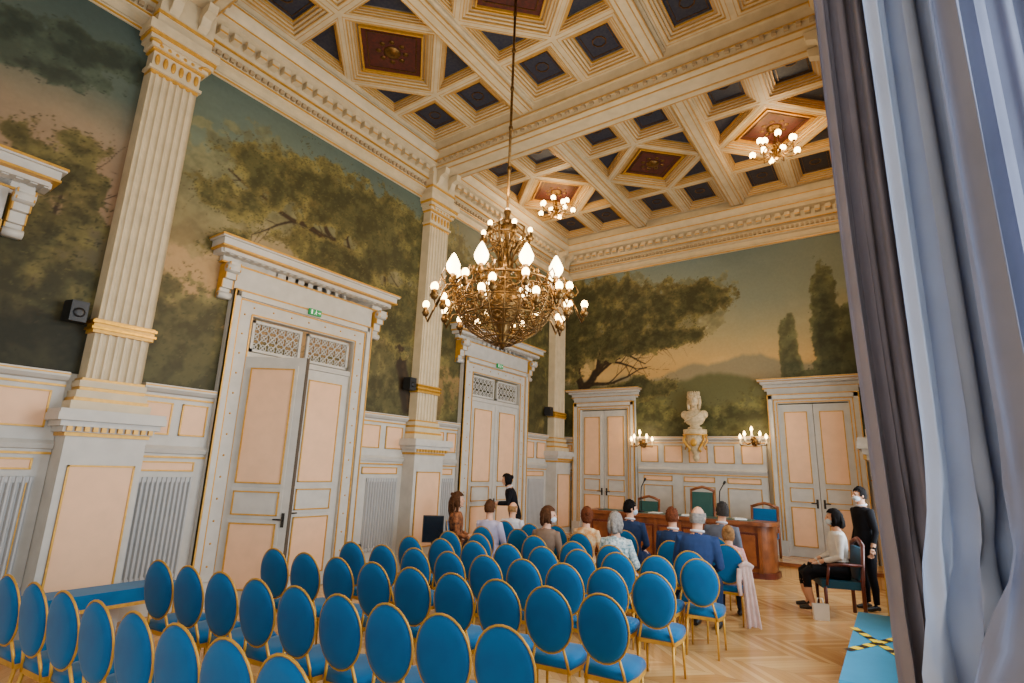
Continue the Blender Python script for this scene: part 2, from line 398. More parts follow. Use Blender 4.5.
# ------------------------------------------------------------ doors
DN=[0]
def door(wall,s,hw,zb,zl,zt,fw,zh,hoodw,prot=.4,ajar=0.):
    DN[0]+=1
    b=MB(); o=hw+fw; zf=zt+fw
    for x0,x1,z0,z1 in ((-o,-hw,zb,zf),(hw,o,zb,zf),(-hw,hw,zt,zf)):
        b.box(x0,x1,0,.13,z0,z1,WHITE)
    for x0,x1,z0,z1 in ((-o,-o+.1,zb,zf),(o-.1,o,zb,zf),(-o,o,zf-.1,zf)):
        b.box(x0,x1,.13,.17,z0,z1,WHITE)
    for q in (hw+.02,o-.12,o-.01):
        b.box(-q-.01,-q+.01,.13,.185 if q>o-.1 else .145,zb,zt+q-hw,GOLDP); b.box(q-.01,q+.01,.13,.185 if q>o-.1 else .145,zb,zt+q-hw,GOLDP)
        b.box(-q,q,.13,.185 if q>o-.1 else .145,zt+q-hw-.01,zt+q-hw+.01,GOLDP)
    q=hw+fw*.38; k=int((zt-zb)/.28)
    for i in range(k+1):
        for sx in (-1,1): b.ell((sx*q,.13,zb+.2+i*.28),(.015,.014,.015),GOLDP,8,4)
    k=int(2*hw/.28)
    for i in range(k+1): b.ell((-hw+2*hw*i/k,.13,zt+fw*.38),(.015,.014,.015),GOLDP,8,4)
    for sx in (-1,1): b.box(sx*(hw+fw/2)-fw/2-.01,sx*(hw+fw/2)+fw/2+.01,0,.19,zb,zb+.3,WHITE)
    hz=zh-zf; b.box(-o,o,0,.12,zf,zh-.2,WHITE)
    st=[(.4,.14,.0),(.55,.3,.06),(.75,.7,.12),(.9,.9,.16),(1.,1.,.2)]
    z=zh-.36*min(1,hz/.5)
    zz=[z,z+.07,z+.14,z+.22,zh-.05,zh]
    for i in range(5):
        f=st[i][1] if i else .25; e=o+(hoodw-o)*st[i][0]
        b.box(-e,e,0,prot*f,zz[i],zz[i+1],WHITE)
    for i in (1,3,5):
        f=st[min(i,4)-0][1] if i<5 else 1.; e=o+(hoodw-o)*st[min(i,4)][0]
        b.box(-e-.01,e+.01,0,prot*f+.012,zz[i]-.03,zz[i]-.005,GOLDP)
    n=int(2*hoodw/.12)
    for i in range(n):
        x=-hoodw+.1+i*(2*hoodw-.2)/(n-1); b.box(x-.03,x+.03,0,prot*.62,zz[2]-.01,zz[2]+.05,WHITE)
    if hz>.5:
        for sx in (-1,1):
            x=sx*(o+.11)
            for (y1,za,zb_) in ((.3,z-.1,z+.02),(.22,z-.2,z-.1),(.15,z-.32,z-.2),(.1,z-.46,z-.32)):
                b.box(x-.075,x+.075,0,y1,za,zb_,WHITE)
                for e in (-.08,.066): b.box(x+e,x+e+.014,0,y1+.006,za,zb_,GOLDP)
            b.tube([(x-.085,.24,z-.05),(x+.085,.24,z-.05)],.07,WHITE,14); b.tube([(x-.09,.24,z-.05),(x+.09,.24,z-.05)],.028,GOLDP,10)
            b.tube([(x-.085,.1,z-.42),(x+.085,.1,z-.42)],.05,WHITE,12); b.tube([(x-.09,.1,z-.42),(x+.09,.1,z-.42)],.02,GOLDP,10)
    root=b.obj('door_%d'%DN[0],loc=wl(wall,s),rot=ROT[wall],**ST)
    if zt-zl>.2:
        t=MB(); t.box(-hw,hw,.0,.02,zl,zt,mat('transom_backing',(128,130,122),.6)); t.box(-hw,hw,.02,.1,zl,zl+.08,WHITE)
        for c in (-hw/2,hw/2):
            w=hw/2-.05; z0,z1=zl+.1,zt-.03
            for a,bb,e,f in ((c-w,c+w,z0,z0+.04),(c-w,c+w,z1-.04,z1),(c-w,c-w+.04,z0,z1),(c+w-.04,c+w,z0,z1)): t.box(a,bb,.02,.07,e,f,WHITE)
            nx=6; nz=3; dx=2*w/nx; dz=(z1-z0)/nz
            for i in range(nx):
                for j in range(nz):
                    xa,za=c-w+dx*i,z0+dz*j
                    t.tube([(xa,.045,za),(xa+dx,.045,za+dz)],.011,WHITE,4); t.tube([(xa,.045,za+dz),(xa+dx,.045,za)],.011,WHITE,4)
                    t.loop([(xa+dx/2+.05*math.cos(q*math.pi/4),.05,za+dz/2+.05*math.sin(q*math.pi/4)) for q in range(8)],.009,WHITE,4)
        t.obj('transom',root)
    for sx in (-1,1):
        l=MB(); w=hw-.006; h=zl-zb-.01
        opened=ajar and sx==1
        l.box(0,w,0,.05,0,h,WHITE)
        if opened: l.box(w-.001,w+.012,-.03,.05,0,h,EDGE)
        m=.12*w/.9+.02; 
        for (z0,z1) in ((h*.47,h-.16),(h*.345,h*.44),(.2,h*.315)):
            l.box(m-.04,w-m+.04,.05,.062,z0-.04,z1+.04,WHITE)
            panel(l,m,w-m,z0,z1,.06,PINK if z1-z0>.4 else WHITE)
        if sx>0: l.v=[(-v[0],v[1],v[2]) for v in l.v]
        lo=l.obj('leaf',root,loc=((hw if sx>0 else -hw),.09 if opened else .03,zb+.005))
        if opened: lo.rotation_euler[2]=-ajar
        hd=MB(); hx=(w-.06)*(-1 if sx>0 else 1)
        hd.tube([(hx,.06,1.08),(hx,.11,1.08),(hx-(.11 if sx<0 else -.11),.11,1.08)],.011,METAL,8); hd.box(hx-.02,hx+.02,.06,.068,.98,1.16,METAL)
        hd.obj('handle',lo)
    return root
door('left',4.94,.91,0,3.25,3.84,.33,4.82,1.62,ajar=1.0)
door('left',10.04,.92,0,3.25,3.84,.33,4.82,1.66)
door('left',-.03,.92,0,3.25,3.84,.33,4.86,1.62)
door('back',1.33,.67,.25,3.4,3.42,.2,3.96,1.03,.32)
door('back',6.2,.67,.25,3.4,3.42,.2,3.96,1.03,.32)

# ------------------------------------------------------------ murals
NPR=np.random.RandomState(11)
def vnoise(x,y,seed):
    rs=np.random.RandomState(seed); T=rs.rand(256,256)
    xi=np.floor(x).astype(int); yi=np.floor(y).astype(int); fx=x-xi; fy=y-yi
    fx=fx*fx*(3-2*fx); fy=fy*fy*(3-2*fy)
    g=lambda a,c:T[a%256,c%256]
    return (g(xi,yi)*(1-fx)+g(xi+1,yi)*fx)*(1-fy)+(g(xi,yi+1)*(1-fx)+g(xi+1,yi+1)*fx)*fy
def fbm(x,y,sc_,o,seed):
    a=.5;t=0;n=0
    for i in range(o):
        t=t+a*vnoise(x*sc_+17*i,y*sc_+31*i,seed+i); n+=a; a*=.6; sc_*=2.05
    return t/n
def sst(a,b_,x): 
    t=np.clip((x-a)/(b_-a),0,1); return t*t*(3-2*t)
RES=.017
def mural(name,wall,s0,s1,paint,label,gain=1.):
    nx=int((s1-s0)/RES)+1; nz=int((ZP-ZD)/RES)+1
    ss=np.linspace(s0,s1,nx); zz=np.linspace(ZD+.02,ZP,nz); Sg,Zg=np.meshgrid(ss,zz)
    rgb=np.clip(paint(Sg,Zg),0,255)/255.
    rgb=np.where(rgb<=.04045,rgb/12.92,((rgb+.055)/1.055)**2.4)*gain
    cs=(s0+s1)/2; X=(Sg-cs)*SG[wall]
    V=np.stack([X,np.full_like(X,.025),Zg],-1).reshape(-1,3)
    idx=np.arange(nx*nz).reshape(nz,nx)
    F=np.stack([idx[:-1,:-1],idx[:-1,1:],idx[1:,1:],idx[1:,:-1]],-1).reshape(-1,4)
    if SG[wall]>0: F=F[:,::-1]
    me=bpy.data.meshes.new(name); me.from_pydata(V.tolist(),[],F.tolist()); me.materials.append(MURAL)
    ca=me.color_attributes.new('Col','FLOAT_COLOR','POINT')
    ca.data.foreach_set('color',np.concatenate([rgb.reshape(-1,3),np.ones((nx*nz,1))],1).ravel())
    o=bpy.data.objects.new(name,me); COL.objects.link(o); o.location=wl(wall,cs); o.rotation_euler[2]=ROT[wall]
    o['label']=label; o['category']='painting'; return o
def C3(c): return np.array(c,float)
def mixc(a,c,t): return a*(1-t[...,None])+c*t[...,None]
def sky(s,z,stops,seed):
    zs=[q[0] for q in stops]; out=np.zeros(s.shape+(3,)); zz=z+ (fbm(s,z,.35,5,seed)-.5)*1.1
    for k in range(3): out[...,k]=np.interp(zz,zs,[q[1][k] for q in stops])
    cl=sst(.45,.75,fbm(s*.5,z*1.3,.8,6,seed+9)); return mixc(out,out*1.1+8,cl*.5)
def stroke(img,s,z,a,b_,w0,w1,c,op=1.):
    nz,nx=s.shape; s0=s[0,0]; z0=z[0,0]; ds=s[0,1]-s0; dz=z[1,0]-z0; m=max(w0,w1)*1.5+.03
    i0=max(0,int((min(a[0],b_[0])-m-s0)/ds)); i1=min(nx,int((max(a[0],b_[0])+m-s0)/ds)+2)
    j0=max(0,int((min(a[1],b_[1])-m-z0)/dz)); j1=min(nz,int((max(a[1],b_[1])+m-z0)/dz)+2)
    if i0>=i1 or j0>=j1: return
    S_=s[j0:j1,i0:i1]; Z_=z[j0:j1,i0:i1]; dx,dy=b_[0]-a[0],b_[1]-a[1]; L2=dx*dx+dy*dy+1e-9
    t=np.clip(((S_-a[0])*dx+(Z_-a[1])*dy)/L2,0,1); d=np.hypot(S_-a[0]-t*dx,Z_-a[1]-t*dy); w=w0*(1-t)+w1*t
    k=np.clip((w*1.15-d)/(w*.5+RES*.5),0,1)*op
    img[j0:j1,i0:i1]=mixc(img[j0:j1,i0:i1],C3(c),k)
def branch(img,s,z,p,ang,ln,w,depth,c):
    steps=5; q=p
    for i in range(steps):
        ang+=NPR.uniform(-.22,.22); r=(q[0]+math.cos(ang)*ln/steps,q[1]+math.sin(ang)*ln/steps)
        w0=w*(1-i/steps*.5); w1=w*(1-(i+1)/steps*.5); stroke(img,s,z,q,r,w0,w1,c); q=r
        if depth>0 and i>=1:
            branch(img,s,z,q,ang+NPR.choice([-1,1])*NPR.uniform(.4,.95),ln*.55,w1*.6,depth-1,c)
def dabs(img,s,z,g,n,dark,light,r0=.014,r1=.036):
    nz,nx=s.shape
    I=NPR.randint(0,nx,n); J=NPR.randint(0,nz,n)
    for i,j in zip(I,J):
        v=g[j,i]
        if v<-.2 or (v>.6 and NPR.rand()<.3) : continue
        if v<0 and NPR.rand()<-v*4: continue
        x,y=s[j,i],z[j,i]; a=NPR.uniform(0,3.14); l=NPR.uniform(r0,r1)
        t=NPR.rand()**1.6; c=C3(dark)*(1-t)+C3(light)*t
        stroke(img,s,z,(x,y),(x+math.cos(a)*l,y+math.sin(a)*l*.6),l*.42,l*.3,c,.7)
def foliage(img,s,z,blobs,dark,light,seed,dens=.0,op=.92,nk=1.,soft=.18,nd=0):
    f=np.full(s.shape,-9.)
    for (cx,cz,rx,rz) in blobs: f=np.maximum(f,1-np.sqrt(((s-cx)/rx)**2+((z-cz)/rz)**2))
    nl=fbm(s,z,1.3,4,seed)-.5; nh=fbm(s,z,5.,5,seed+7)-.5
    g=np.clip(f,-1.5,.5)*1.3+nl*1.2*nk+nh*1.5*nk+dens
    m=sst(-.06,soft,g)
    n1=fbm(s,z,2.6,4,seed+3); n2=fbm(s-.09,z+.13,2.6,4,seed+3)
    sh=.5+(n1-n2)*2.2+(fbm(s,z,9,4,seed+5)-.5)*1.1
    deep=sst(.1,.7,g)
    cl=mixc(C3(light)+0*img,C3(dark),np.clip(deep*.7,0,1)); cl=mixc(cl*.86,cl*1.18,sst(.15,.9,sh))
    out=mixc(img,cl,m*op)
    if nd: dabs(out,s,z,g,nd,dark,light)
    return out
def trunk(img,s,z,pts,w0,w1,c):
    out=img.copy(); n=len(pts)-1
    for i in range(n):
        a,b_=pts[i],pts[i+1]; st=5; q=a
        for k in range(st):
            u=(k+1)/st; r=(a[0]+(b_[0]-a[0])*u+NPR.uniform(-.03,.03),a[1]+(b_[1]-a[1])*u+NPR.uniform(-.03,.03))
            t0=(i+k/st)/n; t1=(i+u)/n; wa=w0*(1-t0)+w1*t0; wb=w0*(1-t1)+w1*t1
            stroke(out,s,z,q,r,wa,wb,c); stroke(out,s,z,(q[0]+wa*.3,q[1]),(r[0]+wb*.3,r[1]),wa*.35,wb*.35,(c[0]*1.5,c[1]*1.45,c[2]*1.3),.6); q=r
            if k in(1,3) and t0>.25: branch(out,s,z,r,math.atan2(b_[1]-a[1],b_[0]-a[0])+NPR.choice([-1,1])*NPR.uniform(.4,1.),.8,wb*.55,1,c)
    return out
DK=(50,52,31); LT=(116,106,60); BR=(54,43,30)
def paint_back(s,z):
    img=sky(s,z,[(2.7,(128,108,64)),(3.9,(210,164,92)),(4.5,(216,176,106)),(5.1,(178,162,114)),(6.0,(134,140,118)),(7.3,(102,116,110))],5)
    hill=4.14+.36*np.exp(-((s-4.8)/1.3)**2)+.06*np.sin(s*4)+.16*fbm(s,z*0,3,4,3)
    img=mixc(img,C3((126,124,104)),sst(.06,-.06,z-hill)*.7)
    hill=3.85+.12*np.sin(s*1.7+1)+.3*fbm(s,z*0,1.5,4,8)
    img=mixc(img,C3((98,98,60)),sst(.08,-.08,z-hill)*.88)
    img=foliage(img,s,z,[(1.2,2.7,2.6,.9),(3.6,2.6,2.4,.8),(6.4,2.7,2.2,1.0),(4.8,2.8,1.8,.6)],DK,(110,106,60),21,.16,nd=6000)
    img=foliage(img,s,z,[(.6,6.1,1.6,1.3),(2.0,6.0,1.7,1.0),(3.4,6.0,1.3,.7)],(82,82,54),(128,120,76),31,.0,.55)
    img=trunk(img,s,z,[(.55,2.7),(.6,3.5),(.8,4.1),(1.2,4.6),(1.9,5.0),(2.9,5.4)],.17,.04,BR)
    img=trunk(img,s,z,[(.7,3.8),(.5,4.6),(.3,5.5),(.5,6.2)],.12,.03,BR)
    img=trunk(img,s,z,[(1.2,4.6),(1.4,5.3),(1.9,6.1)],.08,.02,BR)
    img=trunk(img,s,z,[(.8,4.1),(1.6,4.15),(2.5,4.5)],.06,.015,BR)
    img=foliage(img,s,z,[(.5,6.2,1.4,1.0),(1.6,6.3,1.3,.8),(2.7,6.05,1.2,.65),(3.8,6.15,1.0,.45),(1.8,5.2,1.4,.5),(.1,4.9,.7,.9),(3.1,5.2,1.0,.3),(2.3,3.95,.9,.3)],DK,LT,33,.07,nd=12000)
    img=foliage(img,s,z,[(5.85,4.1,.24,1.3)],(62,68,46),(102,102,66),41,.06,.88,.45,.1,nd=1500)
    img=foliage(img,s,z,[(6.62,4.7,.32,1.75),(7.1,4.3,.38,1.5),(6.2,3.5,.6,.6)],(48,54,37),(92,94,60),44,.08,.94,.5,.1,nd=3000)
    return img
def paint_mid(s,z):
    img=sky(s,z,[(2.7,(112,94,60)),(3.6,(174,136,88)),(4.6,(176,144,98)),(5.4,(140,132,98)),(6.3,(102,112,92)),(7.3,(80,94,86))],15)
    img=foliage(img,s,z,[(3.2,5.2,.9,.7),(4.6,5.9,1.7,.8),(6.4,5.5,1.5,1.1)],(86,84,54),(124,114,72),55,.02,.55)
    img=foliage(img,s,z,[(3.1,2.9,1.0,1.2),(6.9,3.1,1.0,1.5),(5,2.7,3,.7)],(58,58,35),(112,102,60),51,.1,nd=5000)
    img=trunk(img,s,z,[(7.3,2.9),(7.05,3.8),(6.7,4.5),(6.1,5.1),(5.3,5.5),(4.3,5.6),(3.4,5.9)],.15,.02,BR)
    img=trunk(img,s,z,[(6.7,4.5),(6.4,5.5),(5.6,6.2)],.08,.02,BR)
    img=trunk(img,s,z,[(5.3,5.5),(4.6,6.2),(4.0,6.5)],.05,.015,BR)
    img=foliage(img,s,z,[(6.7,6.0,1.2,.95),(5.4,6.2,1.3,.7),(4.2,6.1,1.0,.5),(3.5,5.5,.6,.3),(5.3,5.2,1.3,.35),(6.9,4.7,.8,.7),(3.6,4.8,.5,.25)],(56,56,33),(118,106,56),61,.07,nd=12000)
    return img
def paint_first(s,z):
    img=sky(s,z,[(2.7,(68,64,44)),(3.6,(120,104,70)),(4.8,(160,128,96)),(5.4,(146,126,98)),(6.1,(94,104,90)),(7.3,(68,84,80))],25)
    hill=4.1+.3*np.sin(s*1.1)+.2*fbm(s,z*0,2,3,4)
    img=mixc(img,C3((90,84,56)),sst(.15,-.15,z-hill)*.75)
    img=trunk(img,s,z,[(1.55,2.9),(1.6,4.0),(1.75,5.2)],.05,.015,BR)
    img=trunk(img,s,z,[(.6,2.9),(.8,4.0),(.7,5.0)],.05,.015,BR)
    img=foliage(img,s,z,[(1.6,4.6,.5,.8),(1.2,4.0,.7,.8),(.6,3.6,1.0,.8),(2.0,3.4,.7,.8),(-1,4.5,1.3,1.8)],(48,48,29),(108,98,54),71,.0,nd=8000)
    img=foliage(img,s,z,[(1.3,2.8,3,.6)],(36,37,22),(68,62,37),73,.25,nd=2000)
    img=foliage(img,s,z,[(1.7,6.6,.8,.25),(1.0,6.3,1.0,.4)],(48,56,47),(74,84,67),77,-.03,.8,nd=3000)
    return img
def paint_far(s,z):
    img=sky(s,z,[(2.7,(98,84,52)),(3.8,(154,122,74)),(5.2,(154,132,86)),(6.2,(126,120,86)),(7.3,(100,102,82))],35)
    img=foliage(img,s,z,[(8.4,5.3,1.0,1.7),(9.2,4.4,1.0,1.0),(10.5,2.9,2.7,1.0),(12.2,3.8,.9,1.7),(11.4,4.3,.9,.8)],(54,54,32),(110,100,55),81,.06,nd=4000)
    img=foliage(img,s,z,[(12.3,5.6,1.2,1.2),(11.2,6.3,.9,.5)],(58,58,34),(104,96,52),87,.0,nd=2000)
    return img
mural('mural_painting','back',.0,W,paint_back,'landscape mural with spreading oak, hills and cypresses on end wall',.84)
mural('mural_painting','left',2.76,7.36,paint_mid,'landscape mural with leaning leafy tree above double door',.82)
mural('mural_painting','left',-2.4,2.18,paint_first,'dusky landscape mural with slender trees beside fluted pilaster',.74)
mural('mural_painting','left',7.94,12.49,paint_far,'golden landscape mural with dense foliage over second double door',.83)

# ------------------------------------------------------------ platform
b=MB(); b.box(0.0,W,12.05,L,0,.25,PARQ); b.box(0,W,12.0,12.08,.2,.26,WOOD)
NT[0]+=1; b.obj('trim_%d'%NT[0],**ST)

# ------------------------------------------------------------ radiators
def radiator(wall,s,w,label):
    b=MB(); n=int(w/.055); 
    for i in range(n):
        x=-w/2+w*(i+.5)/n
        b.prism([(x-.019,.0),(x-.019,.02),(x-.008,.045),(x+.008,.045),(x+.019,.02),(x+.019,0)],.02,1.22,RADM)
    b.box(-w/2,w/2,.0,.03,1.16,1.22,RADM); b.box(-w/2,w/2,.0,.03,.02,.07,RADM); b.box(-w/2,w/2,0,.01,.02,1.22,RADM)
    x,y,z=wl(wall,s,.37,.055)
    e=empty('radiator',(x,y,z),ROT[wall],label=label,category='radiator',group='wall radiators')
    b.obj('radiator_body',e)
    v=MB(); v.tube([(w/2,.03,.1),(w/2+.04,.03,.1),(w/2+.04,.03,-.0),(w/2+.04,.01,-.25)],.012,RADM,8); v.lathe([(0,0),(.022,0),(.026,.03),(.018,.06),(0,.06)],METAL,(w/2+.04,.03,.1),10)
    v.obj('valve',e)
for s,w in ((1.62,.72),(3.25,.66),(6.8,.7),(8.4,.6),(11.9,.7)):
    radiator('left',s,w,'flush grey-beige ribbed radiator set into panelled wall')

# ------------------------------------------------------------ chandelier
def chandelier():
    c=empty('chandelier',(3.8,5.1,8.4),label='large gilded bronze chandelier with lit globes on long rod',category='chandelier')
    def P(z): return z-8.4
    b=MB(); b.tube([(0,0,P(5.0)),(0,0,0)],.018,GOLDD,8)
    for z in (5.6,6.2,6.8,7.4,8.0): b.ell((0,0,P(z)),(.03,.03,.05),GOLDD,8,6)
    b.lathe([(.0,0),(.1,0),(.14,.08),(.14,.12),(0,.12)],GOLDD,(0,0,-.08),16); b.obj('rod',c)
    b=MB()
    b.lathe([(.02,5.05),(.05,5.0),(.025,4.92),(.06,4.85),(.08,4.78),(.03,4.7),(.03,4.5),(.07,4.4),(.1,4.3),(.04,4.2),(.05,4.05),(.14,3.98),(.2,3.9),(.24,3.8),(.2,3.66),(.1,3.52),(.04,3.4),(.08,3.34),(.05,3.27),(.0,3.2)][::-1],GOLDD,(0,0,-8.4),20)
    b.obj('stem',c)
    b=MB()
    for r,z,t in ((.2,4.66,.012),(.6,4.0,.018),(.62,3.9,.013),(.6,3.74,.011),(.52,3.58,.012),(.4,3.44,.011),(.24,3.34,.011),(.12,3.28,.012)):
        b.loop([(r*math.cos(q*math.pi/18),r*math.sin(q*math.pi/18),P(z)) for q in range(36)],t,GOLDD,6)
    for k in range(20):
        th=k*math.pi/10; pr=[(.6,4.0),(.63,3.87),(.6,3.72),(.52,3.57),(.4,3.44),(.22,3.33),(.08,3.27)]
        b.tube([(r*math.cos(th),r*math.sin(th),P(z)) for r,z in pr],.009,GOLDD,5)
        for (ra,za,rb,zb) in ((.62,3.9,.6,3.76),(.6,3.72,.53,3.6),(.51,3.56,.41,3.45)):
            for sg in (-1,1):
                pts=[]
                for q in range(9):
                    u=q/8; an=th+.157+sg*.12*math.sin(u*2*math.pi); pts.append(((ra+(rb-ra)*u)*math.cos(an),(ra+(rb-ra)*u)*math.sin(an),P(za+(zb-za)*u)))
                b.tube(pts,.008,GOLDD,4)
            rm=(ra+rb)/2; b.ell((rm*math.cos(th+.157),rm*math.sin(th+.157),P((za+zb)/2)),(.02,.02,.026),GOLDD,6,4)
        b.ell((.62*math.cos(th),.62*math.sin(th),P(4.04)),(.02,.02,.04),GOLDD,6,4)
    for k in range(8):
        th=k*math.pi/4+.2
        b.tube([(r*math.cos(th),r*math.sin(th),P(z)) for r,z in ((.04,4.78),(.14,4.84),(.24,4.76),(.22,4.62),(.1,4.44),(.09,4.24),(.22,4.1),(.42,4.12),(.6,4.0))],.013,GOLDD,5)
        b.tube([(r*math.cos(th+.39),r*math.sin(th+.39),P(z)) for r,z in ((.08,4.3),(.2,4.42),(.32,4.34),(.3,4.22),(.2,4.2),(.18,4.28),(.24,4.3))],.012,GOLDD,5)
        b.tube([(r*math.cos(th+.39),r*math.sin(th+.39),P(z)) for r,z in ((.3,4.24),(.42,4.2),(.5,4.1),(.44,4.02),(.36,4.06))],.012,GOLDD,5)
        b.tube([(r*math.cos(th+.2),r*math.sin(th+.2),P(z)) for r,z in ((.05,4.5),(.14,4.58),(.18,4.5),(.12,4.44))],.01,GOLDD,5)
    b.obj('basket',c)
    def arm(r0,z0,r1,z1,th,kind):
        a=MB(); ct,sn=math.cos(th),math.sin(th)
        pr=[(r0,z0),(r0+(r1-r0)*.25,z0-.12),(r0+(r1-r0)*.6,z0-.15),(r1-.03,z1-.19),(r1,z1-.1)]
        a.tube([(r*ct,r*sn,P(z)) for r,z in pr],.013,GOLDD,6)
        a.tube([((r0+(r1-r0)*k)*ct,(r0+(r1-r0)*k)*sn,P(z0+dz)) for k,dz in ((.3,-.12),(.5,-.02),(.7,.03),(.8,-.05),(.7,-.1),(.62,-.05))],.01,GOLDD,5)
        a.lathe([(.0,-.12),(.03,-.11),(.05,-.07),(.03,-.04),(.03,0),(0,0)],GOLDD,(r1*ct,r1*sn,P(z1)),10)
        ao=a.obj('arm',c)
        g=MB()
        if kind=='tulip':
            g.lathe([(0,0),(.04,.0),(.078,.06),(.084,.11),(.058,.17),(.024,.24),(0,.27)],TULIP,(r1*ct,r1*sn,P(z1)),12); g.obj('glass_shade',ao)
        else:
            q=.042 if kind=='bulb' else .03
            g.ell((r1*ct,r1*sn,P(z1)+.035),(q,q,q*1.25),BULB,10,7); g.obj('bulb',ao)
    for k in range(8): arm(.22,4.0,.66,4.06,k*math.pi/4+.2,'tulip')
    for k in range(16): arm(.6,3.98,.97 if k%2 else .86,3.86-(.12 if k%2 else 0),k*math.pi/8+.1,'bulb')
    for k in range(8): arm(.5,3.82,.78,3.7,k*math.pi/4+.3,'bulb')
    for k in range(6): arm(.1,4.66,.3,4.7,k*math.pi/3+.4,'small')
    return c
chandelier()
def small_chandelier(x,y):
    c=empty('pendant_chandelier',(x,y,8.5),label='small gilded ceiling chandelier ring of lit globes',category='chandelier',group='small ceiling chandeliers')
    b=MB(); b.tube([(0,0,0),(0,0,-.65)],.018,GOLDD,8); b.lathe([(.02,-.7),(.07,-.66),(.04,-.6),(.1,-.52),(.05,-.42),(.02,-.3),(.02,0)],GOLDD,(0,0,0),14)
    b.loop([(.22*math.cos(q*math.pi/10),.22*math.sin(q*math.pi/10),-.5) for q in range(20)],.014,GOLDD,5); b.obj('stem',c)
    for k in range(10):
        th=k*math.pi/5; ct,sn=math.cos(th),math.sin(th); r1=.42 if k%2 else .3; z1=-.52 if k%2 else -.36
        a=MB(); a.tube([(r*ct,r*sn,z) for r,z in ((.04,-.5),(.16,-.62),(.3,-.62),(r1,z1-.04))],.011,GOLDD,5)
        a.lathe([(0,-.05),(.03,-.04),(.03,0),(0,0)],GOLDD,(r1*ct,r1*sn,z1),8); ao=a.obj('arm',c)
        g=MB(); g.ell((r1*ct,r1*sn,z1+.04),(.06,.06,.065),BULB,10,7); g.obj('bulb',ao)
small_chandelier(1.35,10.48); small_chandelier(6.25,10.48)

# wall sconces
def sconce(s,z):
    x,y,_=wl('back',s)
    c=empty('wall_sconce',(x,L-.06,z),math.pi,label='gilded candelabra wall sconce with lit bulbs above panelling',category='wall lamp',group='end wall sconces')
    b=MB(); b.lathe([(0,-.12),(.05,-.1),(.07,0),(.05,.1),(0,.12)],GOLDD,(0,.03,0),12); b.tube([(0,.03,-.02),(0,.14,-.1),(0,.24,-.06),(0,.26,.02)],.016,GOLDD,6)
    b.ell((0,.26,.03),(.05,.05,.03),GOLDD); b.obj('bracket',c)
    for dx,dz,dy in ((0,.16,.3),(-.16,.06,.26),(.16,.06,.26),(-.27,.0,.18),(.27,.0,.18)):
        a=MB(); a.tube([(0,.24,-.02),(dx*.5,dy,-.09),(dx,dy,dz-.1),(dx,dy,dz-.06)],.01,GOLDD,6); a.lathe([(0,0),(.04,.0),(.03,.02),(.02,.03),(.018,.1),(0,.1)],CANDLE,(dx,dy,dz-.06),10)
        ao=a.obj('arm',c); g=MB(); g.lathe([(0,0),(.028,.03),(.03,.06),(.012,.1),(0,.12)],BULB,(dx,dy,dz+.04),10); g.obj('bulb',ao)
sconce(2.42,2.55); sconce(5.0,2.6)

# ------------------------------------------------------------ bust on console
e=empty('bust_console',(3.74,L-.05,2.12),math.pi,label='gilded scroll wall bracket carrying a bust',category='bracket')
b=MB(); b.lathe([(.0,0),(.05,.02),(.08,.1),(.06,.16),(.14,.28),(.2,.42),(.23,.5),(.2,.56),(.25,.6),(.27,.66),(.27,.74),(0,.74)],STONE,(0,.2,0),20,1,.8); b.obj('console_body',e)
b=MB()
for sx in (-1,1):
    b.tube([(sx*.2,.3,.62),(sx*.24,.32,.5),(sx*.17,.33,.38),(sx*.1,.3,.3),(sx*.14,.3,.22)],.028,GOLDP,6)
    b.tube([(sx*.24,.2,.6),(sx*.28,.22,.48),(sx*.2,.24,.36),(sx*.24,.22,.28)],.02,GOLDP,6)
b.ell((0,.36,.44),(.08,.03,.1),GOLDP); b.lathe([(.0,0),(.285,0),(.285,.03),(0,.03)],GOLDP,(0,.2,.6),20,1,.8)
for k in range(9): b.ell((-.2+.05*k,.34-.02*abs(k-4)*.4,.69),(.02,.02,.03),GOLDP,6,4)
b.obj('gilt_ornament',e)
e=empty('bust_statue',(3.74,L-.25,2.87),math.pi,label='pale plaster bust of a crowned woman on wall bracket',category='statue')
e.scale=(1.1,1,1)
b=MB(); b.lathe([(0,0),(.15,0),(.15,.04),(.1,.06),(.1,.09),(.17,.13),(.22,.22),(.25,.33),(.22,.4),(.12,.44),(.08,.48),(.075,.56)],STONE,(0,0,0),24,1,.62)
b.ell((0,.01,.67),(.1,.12,.145),STONE,16,12); b.ell((0,.13,.66),(.016,.03,.03),STONE,8,6); b.ell((0,.115,.6),(.03,.018,.012),STONE,8,6)
for sx in (-1,1): b.ell((sx*.2,0,.34),(.09,.09,.1),STONE,12,8)
for k in range(7):
    b.tube([(-.2+.03*k,.1,.42-.02*k),(-.08+.03*k,.16,.3-.015*k),(.06+.02*k,.15,.22-.01*k)],.016,STONE,6)
b.obj('figure',e)
b=MB()
for k in range(18):
    th=k*2*math.pi/18; b.ell((.11*math.cos(th),-.02+.11*math.sin(th),.75+.02*math.sin(3*th)),(.04,.04,.045),STONE,8,6)
for sx in (-1,1): b.tube([(sx*.1,-.03,.75),(sx*.12,-.02,.62),(sx*.11,.03,.46)],[.045,.04,.025],STONE,8)
b.lathe([(.0,.77),(.11,.77),(.12,.82),(.08,.86),(0,.88)],STONE,(0,-.01,0),16)
for k in range(9): b.ell((.12*math.cos(k*math.pi/8),.1*math.sin(k*math.pi/8),.84),(.02,.02,.055),STONE,6,5)
b.obj('hair_and_crown',e)

